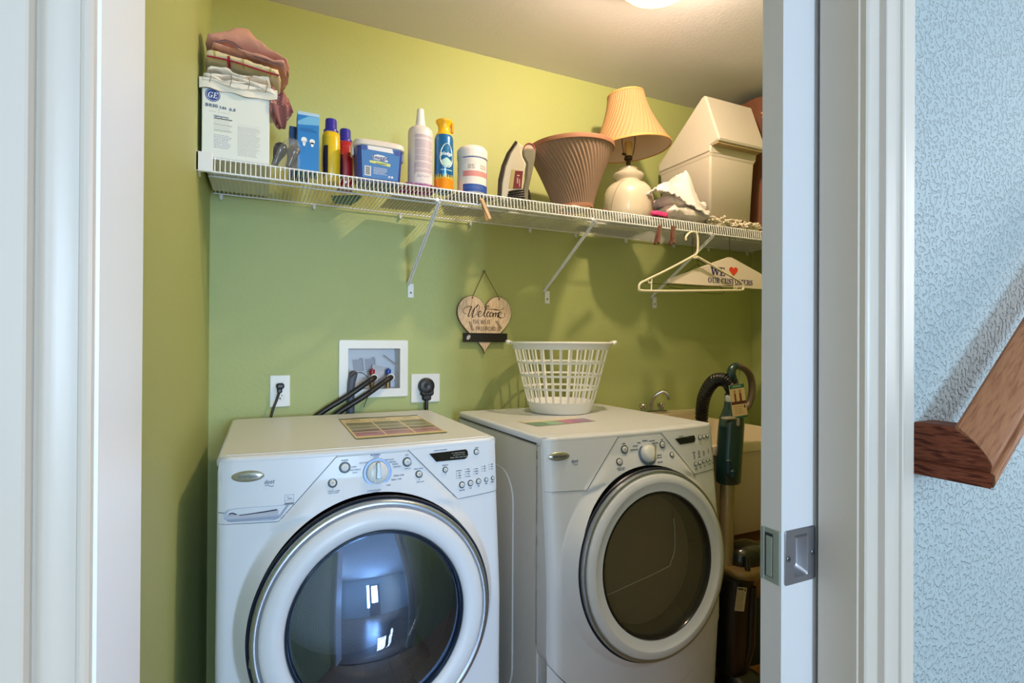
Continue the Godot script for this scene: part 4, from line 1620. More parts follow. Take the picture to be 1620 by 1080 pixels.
	small_print(im, 60, 436, 380, 24, 13, 8, c8(104, 86, 128), 9)
	small_print(im, 120, 470, 280, 30, 12, 4, c8(140, 128, 150), 10)
	im.fill_rect(Rect2i(0, 300, 10, 130), c8(146, 120, 168))
	st = S()
	sheet(st, func(u: float, v: float) -> Vector3:
		var a := PI / 2 + deg_to_rad(100.0) * (0.5 - u) - 0.15
		return V(0.0414 * cos(a), 0.006 + 0.160 * v, 0.0414 * sin(a)), 24, 2)
	obj("label", st, printed("spray_label", im, 0.5), t)
	# ---- aerosol polish
	t = thing("aerosol_can", "blue and orange aerosol can of polish with a yellow spray top", "spray can", V(0.5585, DECK, -1.742))
	turned("can", P2([0, 0.0, 0.030, 0.0, 0.0325, 0.003, 0.0325, 0.180, 0.0305, 0.188, 0.0285, 0.192]), 40, coat(m("can_blue", c8(18, 106, 170), 0.2, 0.35), 0.5), t)
	turned("orange_base", P2([0.0327, 0.003, 0.0328, 0.046]), 40, m("can_orange", c8(238, 140, 24), 0.25, 0.2), t)
	st = S()
	for k in 11:
		var a := TAU * k / 22.0
		prism(st, P2([-0.0035, 0.040, 0.0035, 0.040, 0.002, 0.050 + 0.004 * (k % 3), -0.001, 0.056]), 0.0326, 0.0332, 0, R(ry(rad_to_deg(a) - 85.0), Vector3.ZERO))
	obj("flower_edge", st, m("can_yellow_green", c8(190, 176, 60), 0.3), t)
	turned("spray_top", P2([0.0285, 0.188, 0.0275, 0.196, 0.0205, 0.206, 0.0195, 0.214, 0.0205, 0.226, 0.0255, 0.236, 0.0280, 0.240, 0.0280, 0.2435, 0.024, 0.2465, 0, 0.247]), 32, m("spray_yellow", c8(238, 176, 24), 0.35), t)
	boxed("trigger", V(0.026, 0.222, 0.010), V(0.010, 0.036, 0.012), 0.003, m("spray_orange", c8(232, 150, 20), 0.35), t)
	st = S()
	var oval_pts := []
	for k in 40:
		var a := TAU * k / 40
		var px := 0.0225 * cos(a) * (1.0 - 0.16 * sin(a))
		oval_pts.append(V(0.0332 * sin(px / 0.0332), 0.118 + 0.040 * sin(a), 0.0332 * cos(px / 0.0332)))
	tube(st, oval_pts, 0.0022, 6, true)
	obj("silver_oval", st, m("can_silver", c8(196, 206, 202), 0.25, 0.6), t)
	st = S()
	sheet(st, func(u: float, v: float) -> Vector3:
		var px := 0.021 * (u * 2.0 - 1.0) * sin(PI * clampf(v, 0.03, 0.97)) 
		return V(0.0330 * sin(px / 0.033), 0.081 + 0.030 * v, 0.0330 * cos(px / 0.033)), 12, 8)
	obj("pale_lower_badge", st, m("badge_pale", c8(170, 200, 196), 0.3), t)
	texted("lettering", "pledge", 0.0105, m("can_white", c8(226, 236, 240), 0.4), t, T(0, 0.124, 0.0332), true, false, 0.88, 0.1, 0.0332)
	texted("lettering", "multi surface everyday", 0.0032, m("can_white"), t, T(0, 0.0700, 0.0330), true, false, 0.85, 0.0, 0.0332)
	# ---- canister of wipes
	t = thing("wipes_canister", "white canister of wipes with a navy bordered label, between the aerosol can and the iron", "canister", V(0.667, DECK + 0.0046, -1.755))
	turned("canister", P2([0, 0.0, 0.049, 0.0, 0.052, 0.003, 0.052, 0.128]), 44, m("canister_white", c8(222, 214, 206), 0.4), t)
	turned("lid", P2([0.0535, 0.126, 0.0540, 0.134, 0.0540, 0.150, 0.0530, 0.156, 0.049, 0.160, 0.046, 0.165, 0.043, 0.167, 0, 0.168]), 44, m("canister_lid", c8(224, 214, 208), 0.4), t)
	im = Image.create(512, 512, false, Image.FORMAT_RGB8)
	im.fill(c8(226, 216, 210))
	im.fill_rect(Rect2i(0, 0, 400, 14), c8(34, 58, 138))
	im.fill_rect(Rect2i(0, 400, 400, 112), c8(30, 70, 150))
	im.fill_rect(Rect2i(376, 0, 24, 512), c8(34, 58, 138))
	im.fill_rect(Rect2i(430, 0, 82, 512), c8(20, 72, 160))
	for k in 110:
		im.fill_rect(Rect2i(430, 300 + 2 * k, mini(82, 10 + k), 2), c8(206, 178, 60))
	im.fill_rect(Rect2i(0, 206, 372, 84), c8(214, 140, 136))
	for x in [70, 236]:
		small_print(im, x, 112, 110, 70, 12, 8, c8(96, 88, 70), x)
	small_print(im, 10, 30, 350, 70, 13, 4, c8(176, 168, 160), 6)
	small_print(im, 10, 216, 350, 66, 14, 4, c8(176, 96, 96), 7)
	small_print(im, 10, 302, 350, 86, 13, 3, c8(182, 172, 166), 8)
	small_print(im, 20, 430, 330, 40, 14, 4, c8(86, 120, 180), 12)
	st = S()
	sheet(st, func(u: float, v: float) -> Vector3:
		var a := PI / 2 + deg_to_rad(150.0) * (0.5 - u) - 0.30
		return V(0.0524 * cos(a), 0.004 + 0.120 * v, 0.0524 * sin(a)), 36, 2)
	obj("label", st, printed("wipes_label", im, 0.45), t)
	# ---- flat things lying on the deck, seen through the wires
	flat("blue_packet", "flat blue and green printed packet lying on the wires behind the tub", "packet", P2([0.217, -1.962, 0.300, -1.912, 0.318, -1.925, 0.300, -2.055, 0.238, -2.055]), c8(84, 128, 138), 0.004)
	flat("paper_sheet", "white sheet with red print lying flat on the wires above the first brace", "paper", P2([0.60, -1.90, 0.80, -1.862, 0.88, -1.98, 0.66, -2.045]), c8(214, 196, 176), 0.002)
	flat("grey_packet", "grey patterned packet lying flat under the wipes canister", "packet", P2([0.585, -1.845, 0.600, -1.70, 0.745, -1.725, 0.735, -1.83]), c8(150, 138, 144), 0.004, 0.0003)
	flat("paper_bag", "pale flattened paper bag lying on the wires behind the spray bottle", "bag", P2([0.40, -2.04, 0.41, -1.83, 0.575, -1.82, 0.592, -2.03]), c8(206, 194, 170), 0.003)


func small_lines(st: SurfaceTool, x: float, y: float, w: float, n: int, z: float, xf := ID) -> void:
	var rng := RandomNumberGenerator.new()
	rng.seed = int(x * 1000.0) + n
	for i in n:
		var xx := x
		var stop := x + w * (0.7 + 0.3 * rng.randf())
		while xx < stop:
			var l := 0.003 + rng.randf() * 0.006
			box(st, V(xx + l / 2, y - i * 0.0038, z), V(l, 0.0012, 0.0003), 0.0, xf)
			xx += l + 0.0012


func flat(called: String, label: String, cat: String, poly: Array, col: Color, thick: float, lift := 0.0) -> MeshInstance3D:
	# outline given as x, z; lies on the deck
	var q := []
	for p in poly:
		q.append(Vector2(p.x, -p.y))
	var st := S()
	if Geometry2D.is_polygon_clockwise(PackedVector2Array(q)):
		pass
	var area2 := 0.0
	for i in q.size():
		area2 += q[i].cross(q[(i + 1) % q.size()])
	if area2 < 0.0:
		q.reverse()
	prism(st, q, 0.0, thick, thick * 0.3, R(rx(-90), V(0, DECK + lift, 0)))
	var o := obj(called, st, m(called + "_stuff", col, 0.5), self)
	meta(o, label, cat)
	return o


func bottle(at: Vector3, label: String, col: Color, cap: Color) -> void:
	var t := thing("softener_bottle", label, "bottle", at)
	var body := coat(m("plastic_" + col.to_html(false), col, 0.3), 0.6)
	var st := S()
	var rings := []
	for q in [[0.0235, 0.030, 0.0], [0.0262, 0.034, 0.004], [0.0275, 0.036, 0.03], [0.0285, 0.038, 0.09], [0.0280, 0.038, 0.125], [0.0270, 0.036, 0.138], [0.0278, 0.036, 0.143], [0.0270, 0.034, 0.155], [0.0225, 0.026, 0.163], [0.0195, 0.020, 0.166]]:
		rings.append(oval(q[0], q[1], q[2], 36, 2.6))
	loft(st, rings, true, true, [5, 6])
	obj("bottle_body", st, body, t)
	turned("cap", P2([0.0225, 0.158, 0.0232, 0.164, 0.0232, 0.172, 0.0190, 0.1745, 0.0185, 0.176, 0.0178, 0.204, 0.0165, 0.208, 0.013, 0.209, 0.0, 0.207]), 32, m("cap_" + cap.to_html(false), c8(44, 40, 150), 0.3), t)
	st = S()
	sheet(st, func(u: float, v: float) -> Vector3:
		var a := PI / 2 + 0.35 + 0.75 * u * (0.75 + 0.25 * sin(PI * v))
		var y := 0.018 + 0.095 * v
		var k := 0.0006
		var x := signf(cos(a)) * pow(absf(cos(a)), 2.0 / 2.6) * (0.0285 + k)
		var z := pow(absf(sin(a)), 2.0 / 2.6) * (0.0380 + k)
		return V(x, y, z), 12, 8)
	obj("label", st, m("bottle_label_dark", c8(38, 26, 48), 0.3), t)


# ------------------------------------------------------------------ right part of the shelf
func build_shelf_right() -> void:
	var st := S()
	# ---- steam iron standing on its heel, seen from the side
	var t := thing("steam_iron", "grey clothes iron standing on its heel with its black cord wrapped round", "iron", V(0.842, DECK, -1.755))
	t.rotation.y = -0.42
	t.scale = V(0.92, 1, 1)
	var sole := P2([-0.0002, 0.2086, -0.0078, 0.2135, -0.0417, 0.1694, -0.0617, 0.1237, -0.0742, 0.0728, -0.0771, 0.0111, -0.0651, 0.0126, -0.062, 0.0622, -0.0499, 0.1194, -0.0298, 0.1689])
	prism(st, sole, -0.050, 0.050, 0.004)
	obj("soleplate", st, m("iron_sole", c8(56, 48, 44), 0.35, 0.3), t)
	st = S()
	var body := P2([-0.064, 0.0, 0.020, 0.0, 0.021, 0.0406, 0.026, 0.0867, 0.0352, 0.1321, 0.0203, 0.1581, 0.0184, 0.1797, 0.0229, 0.1955, -0.0002, 0.2086, -0.0298, 0.1689, -0.0499, 0.1194, -0.062, 0.0622])
	prism(st, body, -0.046, 0.046, 0.006)
	obj("iron_body", st, m("iron_grey", c8(196, 190, 174), 0.35), t)
	st = S()
	prism(st, P2([0.021, 0.0, 0.042, 0.0, 0.0438, 0.0432, 0.0559, 0.0909, 0.0691, 0.153, 0.0714, 0.1755, 0.0660, 0.1880, 0.040, 0.190, 0.0253, 0.186, 0.0195, 0.1792, 0.0203, 0.1581, 0.0352, 0.1336, 0.0313, 0.0875, 0.021, 0.0403]), -0.026, 0.046, 0.008)
	obj("handle", st, m("iron_handle", c8(120, 116, 104), 0.4), t)
	st = S()
	lathe(st, P2([0.0, -0.034, 0.021, -0.034, 0.0245, -0.030, 0.0245, 0.030, 0.021, 0.034, 0.0, 0.034]), 28, R(rx(90), V(0.047, 0.1865, 0.0)), 40)
	var knob := obj("steam_dial", st, m("iron_dial", c8(196, 176, 168), 0.35), t)
	st = S()
	var c := []
	for k in 24:
		var a := deg_to_rad(-10.0 + 200.0 * k / 23.0)
		c.append(V(0.047 + 0.0215 * cos(a), 0.1865 + 0.0215 * sin(a), 0.035))
	tube(st, c, 0.0022, 6)
	obj("red_ring", st, m("iron_red", c8(150, 52, 62), 0.4), knob)
	boxed("button", V(0.062, 0.174, 0.030), V(0.012, 0.012, 0.02), 0.003, m("iron_black", c8(34, 26, 34), 0.4), knob)
	st = S()
	prism(st, P2([-0.0078, 0.1063, -0.0164, 0.0411, 0.0168, 0.0432, 0.0224, 0.1044]), 0.044, 0.0475, 0.001)
	var lab := obj("label", st, m("iron_label", c8(110, 30, 38), 0.4), t)
	st = S()
	prism(st, P2([-0.0233, 0.1103, -0.0341, 0.0418, -0.017, 0.0403, -0.0089, 0.1099]), 0.044, 0.0468, 0.001)
	obj("tan_strip", st, m("iron_tan", c8(172, 158, 108), 0.4), t)
	st = S()
	for q in [[0.004, 0.088, 0.010, 0.004], [0.001, 0.070, 0.004, 0.020], [0.009, 0.062, 0.003, 0.028]]:
		box(st, V(q[0], q[1], 0.0478), V(q[2], q[3], 0.0006), 0.0, ID)
	obj("label_print", st, m("iron_print", c8(206, 170, 166), 0.5), lab)
	st = S()
	for k in 4:
		var loop := []
		for j in 36:
			var a := TAU * j / 36
			loop.append(V(-0.006 + (0.060 - 0.002 * k) * cos(a), 0.008 + 0.0085 * k + 0.010 * cos(a + 0.4) * (0.4 if k == 0 else 1.0) + 0.003, (0.053 - 0.001 * k) * sin(a)))
		tube(st, loop, 0.0042, 8, true)
	obj("power_cord", st, m("black_rubber", c8(30, 26, 28), 0.4), t)
	# ---- pleated shade standing upside down, wide rim upwards
	t = thing("pleated_lampshade", "brown pleated lampshade standing upside down on its narrow end, left of the table lamp", "lampshade", V(1.090, DECK + 0.0065, -1.765))
	t.rotation.z = deg_to_rad(3.2)
	st = S()
	var pr := []
	for k in 17:
		var v := k / 16.0
		pr.append(V2(0.075 + 0.090 * pow(v, 1.2), 0.006 + 0.224 * v))
	lathe(st, pr, 240, ID, 80, 1.0, 1.0, 0.0022, 56, 0.75)
	var shade_m := m("pleated_brown", c8(150, 124, 108), 0.75)
	shade_m.backlight_enabled = true
	shade_m.backlight = Color(0.25, 0.17, 0.12)
	obj("pleated_cloth", st, shade_m, t)
	st = S()
	lathe(st, P2([0.1635, 0.222, 0.1670, 0.222, 0.1680, 0.230, 0.1670, 0.238, 0.1635, 0.238, 0.1630, 0.230, 0.1635, 0.222]), 72)
	obj("rim_band", st, m("shade_rim", c8(150, 104, 80), 0.7), t)
	st = S()
	lathe(st, P2([0.073, 0.0, 0.0775, 0.0, 0.0780, 0.008, 0.0775, 0.012, 0.073, 0.012, 0.073, 0.0]), 60)
	obj("base_band", st, m("shade_rim"), t)
	st = S()
	lathe(st, P2([0.162, 0.228, 0.132, 0.17, 0.096, 0.09, 0.072, 0.01]), 72, ID, 80)
	obj("lining", st, m("shade_lining", c8(206, 176, 150), 0.8), t)
	# ---- table lamp
	t = thing("table_lamp", "cream ceramic table lamp with a tilted tan pleated bell shade, beside the folded cloths", "lamp", V(1.398, DECK + 0.001, -1.825))
	var cream := coat(m("cream_ceramic", c8(206, 196, 178), 0.3), 0.5, 0.1)
	st = S()
	lathe(st, P2([0.0, 0.0, 0.100, 0.0, 0.107, 0.006, 0.115, 0.04, 0.1185, 0.075, 0.1185, 0.095, 0.1165, 0.118, 0.107, 0.140, 0.087, 0.158, 0.064, 0.167, 0.0555, 0.171, 0.056, 0.176, 0.066, 0.184, 0.074, 0.193, 0.075, 0.199, 0.068, 0.206, 0.052, 0.213, 0.045, 0.219, 0.044, 0.228, 0.036, 0.233, 0.0, 0.234]), 56, ID.scaled(V(0.86, 1, 0.86)))
	obj("lamp_base", st, cream, t)
	st = S()
	for s0 in [0.35, 2.5, 4.6]:
		var line := []
		for k in 20:
			var v := k / 19.0
			var yy := 0.165 - 0.165 * v
			var rr := 0.0
			var pp := P2([0.0650, 0.167, 0.088, 0.158, 0.108, 0.140, 0.1175, 0.118, 0.1195, 0.095, 0.1195, 0.075, 0.116, 0.04, 0.108, 0.006, 0.101, 0.0])
			for i in pp.size() - 1:
				if yy <= pp[i].y and yy >= pp[i + 1].y:
					rr = lerpf(pp[i + 1].x, pp[i].x, (yy - pp[i + 1].y) / (pp[i].y - pp[i + 1].y))
			var a: float = s0 + 0.55 * sin(v * 1.4)
			line.append(V(0.86 * rr * cos(a), yy, 0.86 * rr * sin(a)))
		tube(st, line, 0.0014, 6)
	obj("line_relief", st, m("lamp_line", c8(172, 140, 100), 0.5), t)
	turned("stem", P2([0.0095, 0.228, 0.0095, 0.262, 0.017, 0.266, 0.018, 0.274, 0.011, 0.280, 0.011, 0.286]), 20, m("lamp_brass", c8(64, 48, 34), 0.4, 0.5), t)
	st = S()
	lathe(st, P2([0.0155, 0.280, 0.0165, 0.288, 0.0165, 0.336, 0.0150, 0.340, 0.0, 0.340]), 24)
	obj("socket", st, m("lamp_socket", c8(206, 176, 104), 0.5), t)
	tubed("switch", [V(-0.015, 0.285, 0.004), V(-0.034, 0.283, 0.008)], [0.003, 0.006], 8, m("lamp_brass"), t)
	st = S()
	for sx in [-1, 1]:
		tube(st, smooth([V(sx * 0.010, 0.270, 0), V(sx * 0.026, 0.30, 0), V(sx * 0.034, 0.36, 0), V(sx * 0.028, 0.44, 0), V(0, 0.50, 0)], 5), 0.0016, 6)
	obj("harp", st, m("lamp_brass"), t)
	st = S()
	var tilt := R(rz(5.5) * rx(-2.0), V(0.012, 0.312, 0.0))
	pr = []
	for k in 17:
		var v := k / 16.0
		pr.append(V2(0.076 + 0.091 * pow(1.0 - v, 1.5), 0.228 * v))
	lathe(st, pr, 240, tilt, 80, 1.0, 1.0, 0.0016, 48, -0.55)
	var sm := m("pleated_tan", c8(178, 138, 98), 0.7)
	sm.backlight_enabled = true
	sm.backlight = Color(0.14, 0.10, 0.07)
	var sh := obj("lamp_shade", st, sm, t)
	st = S()
	lathe(st, P2([0.1655, -0.004, 0.1685, -0.003, 0.169, 0.003, 0.1675, 0.006, 0.1655, 0.005, 0.1655, -0.004]), 72, tilt)
	lathe(st, P2([0.0750, 0.222, 0.0780, 0.224, 0.0780, 0.230, 0.0755, 0.232, 0.0745, 0.228, 0.0750, 0.222]), 48, tilt)
	obj("shade_binding", st, m("shade_binding", c8(206, 150, 92), 0.7), sh)
	st = S()
	lathe(st, P2([0.0735, 0.226, 0.0830, 0.165, 0.103, 0.100, 0.133, 0.040, 0.1645, 0.001]), 72, tilt, 80)
	obj("shade_lining", st, m("lining_pale", c8(224, 200, 176), 0.8), sh)
	# ---- folded white cloths
	st = S()
	cloth_run(st, 1.500, 1.722, func(u: float) -> Array: return [DECK + 0.036 + 0.004 * sin(u * 7.0), -1.745, 0.021, 0.066], 71, 0.006)
	cloth_run(st, 1.497, 1.712, func(u: float) -> Array: return [DECK + 0.077 + 0.005 * sin(u * 5.0 + 1.0), -1.75, 0.020, 0.066], 72, 0.006)
	var o := obj("folded_cloth", st, cloth_mat("white_cloth", c8(240, 230, 228)), self)
	meta(o, "stack of folded white cloths on the shelf, under the crumpled one", "cloth")
	st = S()
	# crumpled cloth with one corner leaning up on the bin
	var nz := FastNoiseLite.new()
	nz.seed = 9
	nz.frequency = 3.2
	sheet(st, func(u: float, v: float) -> Vector3:
		var x := lerpf(1.418, 1.722, u)
		var top := 0.105 + 0.050 * exp(-pow((u - 0.30) / 0.22, 2)) + 0.112 * exp(-pow((u - 0.66) / 0.15, 2)) - 0.060 * smoothstep(0.78, 1.0, u)
		var front_low := lerpf(0.100, 0.030, smoothstep(0.2, 0.95, u))
		var w := smoothstep(0.0, 0.5, v)
		var y := DECK + lerpf(front_low, top, w) - 0.012 * smoothstep(0.7, 1.0, v)
		y += nz.get_noise_2d(u * 2.2, v * 1.5) * 0.014
		var deep := lerpf(0.060, 0.135, smoothstep(0.1, 0.5, u))
		return V(x + 0.012 * sin(v * 4.0) * (1.0 - u), y, -1.662 - deep * v + 0.006 * sin(u * 10.0 + v * 3.0) * (1.0 - v)), 56, 32, 0.004)
	o = obj("crumpled_cloth", st, cloth_mat("white_cloth_2", c8(236, 232, 234)), self)
	meta(o, "crumpled white cloth with a peaked corner, lying on the folded stack against the bin", "cloth")
	st = S()
	var rings := []
	for q in [[0.90, 0.0], [1.0, 0.003], [1.0, 0.011], [0.92, 0.0155], [0.5, 0.0165]]:
		rings.append(oval(0.040 * q[0], 0.016 * q[0], q[1], 28, 3.0))
	loft(st, rings)
	o = obj("pink_sponge", st, m("hot_pink", c8(232, 62, 134), 0.6), self, R(rz(-4), V(1.452, DECK + 0.0052, -1.693)))
	meta(o, "bright pink sponge at the shelf edge in front of the white cloths", "sponge")
	# ---- waste bin with a wedge-shaped swing lid
	t = thing("waste_bin", "large cream plastic waste bin with an overhanging wedge-shaped lid", "bin", V(1.868, 1.780, -1.86))
	var bin_m := m("bin_cream", c8(206, 198, 188), 0.42)
	st = S()
	rings = []
	for q in [[0.0, -0.016], [0.002, -0.010], [0.254, 0.0], [0.262, 0.004], [0.270, 0.004]]:
		var ring := []
		var pts := rrect(0.266 + 2.0 * q[1], 0.320 + 2.0 * q[1], 0.012, 4)
		pts.reverse()
		for p in pts:
			ring.append(V(p.x, q[0], p.y))
		rings.append(ring)
	loft(st, rings, true, true, [2])
	obj("bin_body", st, bin_m, t)
	st = S()
	var side := P2([-0.164, 0.272, 0.162, 0.272, 0.165, 0.296, 0.208, 0.306, 0.212, 0.314, 0.136, 0.520, 0.124, 0.527, 0.110, 0.523, -0.150, 0.324, -0.164, 0.312])
	var lid_x := R(Basis(V(0, 0, 1), V(0, 1, 0), V(-1, 0, 0)), Vector3.ZERO)
	prism(st, side, -0.138, 0.138, 0.007, lid_x)
	obj("swing_lid", st, m("bin_lid_cream", c8(208, 201, 192), 0.42), t)
	boxed("lid_shade_strip", V(0.0, 0.299, 0.183), V(0.262, 0.006, 0.036), 0.001, m("bin_shadow", c8(168, 146, 104), 0.6), t)  # solid darker strip, painting the shade under the lid flap
	boxed("front_rim", V(0.0, 0.2695, 0.155), V(0.272, 0.005, 0.018), 0.001, m("bin_cream"), t)
	# ---- shaggy mop head squashed under the bin
	st = S()
	var rng := RandomNumberGenerator.new()
	rng.seed = 17
	for k in 260:
		var x := 1.745 + 0.28 * rng.randf()
		var z := -1.695 - 0.29 * sqrt(rng.randf())
		if k < 170:
			z = -1.690 - 0.055 * rng.randf()
		var y := DECK + 0.008 + 0.026 * rng.randf()
		var p := [V(x, y, z)]
		var dir := rng.randf() * TAU
		for j in 4:
			dir += rng.randf_range(-0.9, 0.9)
			p.append(p[-1] + V(cos(dir) * 0.014, rng.randf_range(-0.006, 0.006), sin(dir) * 0.008))
		for j in p.size():
			p[j].y = clampf(p[j].y, DECK + 0.005, DECK + 0.036)
		tube(st, smooth(p, 3), 0.0038, 6)
	o = obj("mop_strands", st, cloth_mat("mop_cream", c8(238, 228, 208)), self)
	meta(o, "shaggy cream mop strands squashed on the shelf under the waste bin", "mop", "", "stuff")
	# ---- tall brown paper bag and a woven basket at the far right
	t = thing("paper_bag", "tall brown paper bag standing on the shelf behind the waste bin", "bag", V(2.25, DECK, -1.90))
	st = S()
	rings = []
	for q in [[0.0, 0.0], [0.18, 0.004], [0.36, -0.002], [0.52, 0.004], [0.66, -0.004]]:
		var ring := []
		for k in 40:
			var a := -TAU * k / 40
			var x: float = signf(cos(a)) * pow(absf(cos(a)), 0.28) * (0.140 + q[1])
			var z: float = signf(sin(a)) * pow(absf(sin(a)), 0.28) * (0.150 + q[1]) 
			ring.append(V(x + 0.004 * sin(z * 60.0 + q[0] * 20.0), q[0], z + 0.004 * sin(x * 70.0 + q[0] * 17.0)))
		rings.append(ring)
	loft(st, rings, true, false)
	obj("bag_body", st, m("bag_brown", c8(112, 68, 50), 0.75), t)
	st = S()
	tube(st, smooth([V(-0.06, 0.655, 0.145), V(-0.055, 0.69, 0.147), V(0.0, 0.70, 0.147), V(0.055, 0.69, 0.147), V(0.06, 0.655, 0.145)], 5), 0.004, 6)
	obj("handle", st, m("bag_handle", c8(110, 60, 44), 0.8), t)
	t = thing("woven_basket", "small tan woven basket wedged on top beside the waste bin lid", "basket", V(2.13, 2.185, -1.68))
	st = S()
	for k in 7:
		var yy := 0.014 * k
		var rr := 0.058 + 0.004 * k
		var ringp := []
		for j in 60:
			var a := TAU * j / 60
			var w := 0.003 * (1.0 if (j / 2 + k) % 2 else -1.0)
			ringp.append(V((rr + w) * cos(a), yy + 0.008, (rr * 0.6 + w) * sin(a)))
		tube(st, ringp, 0.0072, 6, true)
	obj("woven_wall", st, m("wicker_tan", c8(206, 160, 100), 0.7), t)
	st = S()
	lathe(st, P2([0.0, 0.0, 0.056, 0.0, 0.058, 0.008, 0.0, 0.008]), 30, ID, 40, 1.0, 0.6)
	obj("basket_floor", st, m("wicker_tan"), t)
	# ---- brush, clear bag and other small things on the wires
	t = thing("scrub_brush", "brown handled brush lying on the wires under the pleated lampshade", "brush", V(1.19, DECK + 0.0005, -1.71), 0.5)
	st = S()
	rings = []
	for q in [[0.002, 0.0], [0.0075, 0.004], [0.010, 0.012], [0.011, 0.055], [0.009, 0.075], [0.010, 0.095], [0.006, 0.112], [0.001, 0.116]]:
		var ring := []
		for k in 14:
			var a := TAU * k / 14
			ring.append(V(q[1], 0.008 + q[0] * 0.7 * cos(a), q[0] * sin(a)))
		rings.append(ring)
	loft(st, rings)
	obj("brush_handle", st, m("brush_brown", c8(96, 70, 56), 0.5), t)
	flat("clear_packet", "pale translucent packet lying flat on the wires right of the lampshade", "packet", P2([1.24, -1.955, 1.55, -1.945, 1.60, -2.06, 1.28, -2.06]), c8(190, 178, 152), 0.003, 0.0003)
	flat("foil_wrapper", "small crumpled silver wrapper on the wires below the brush", "wrapper", P2([1.02, -1.79, 1.04, -1.69, 1.12, -1.695, 1.13, -1.78]), c8(206, 200, 196), 0.004, 0.0003)
	flat("dark_packet", "dark grey packet lying on the wires in front of the folded cloths", "packet", P2([1.425, -1.722, 1.43, -1.685, 1.492, -1.687, 1.492, -1.725]), c8(70, 64, 64), 0.004, 0.0003)
	# ---- clothes pins clipped to the lip
	clothes_pin(V(0.681, 1.6765, -1.668), 22.0, c8(200, 164, 124), "pale wooden clothes pin clipped to the shelf lip below the wipes canister")
	clothes_pin(V(1.424, 1.660, -1.668), -13.0, c8(112, 76, 64), "left of the two dark wooden clothes pins on the shelf lip by the hanger")
	clothes_pin(V(1.497, 1.665, -1.668), -6.0, c8(112, 76, 64), "right of the two dark wooden clothes pins on the shelf lip by the hanger")


func clothes_pin(at: Vector3, lean: float, col: Color, label: String) -> void:
	var t := thing("clothes_pin", label, "clothes pin", at, 0.0, "clothes pins on the shelf lip")
	t.rotation.z = deg_to_rad(lean)
	var mat := m("pin_" + col.to_html(false), col, 0.6)
	for s in [-1, 1]:
		var st := S()
		prism(st, P2([-0.0385, s * 0.0115 - 0.003, -0.034, s * 0.0115 + (0.003 if s > 0 else 0.002), 0.0, s * 0.0065 + 0.003, 0.034, s * 0.0038 + 0.003, 0.0385, s * 0.0030 + 0.0005, 0.034, s * 0.0038 - 0.003, 0.0, s * 0.0065 - 0.003]), -0.0055, 0.0055, 0.001, R(Basis(V(0, 1, 0), V(0, 0, 1), V(1, 0, 0)), V(0, 0, 0.002)))
		obj("pin_leg", st, mat, t)
	var sp := S()
	for k in 3:
		var loop := []
		for j in 16:
			loop.append(V(-0.003 + 0.003 * k, 0.002 + 0.0045 * cos(TAU * j / 16), 0.002 + 0.0045 * sin(TAU * j / 16)))
		tube(sp, loop, 0.0007, 5, true)
	obj("spring", sp, m("screw_steel"), t)


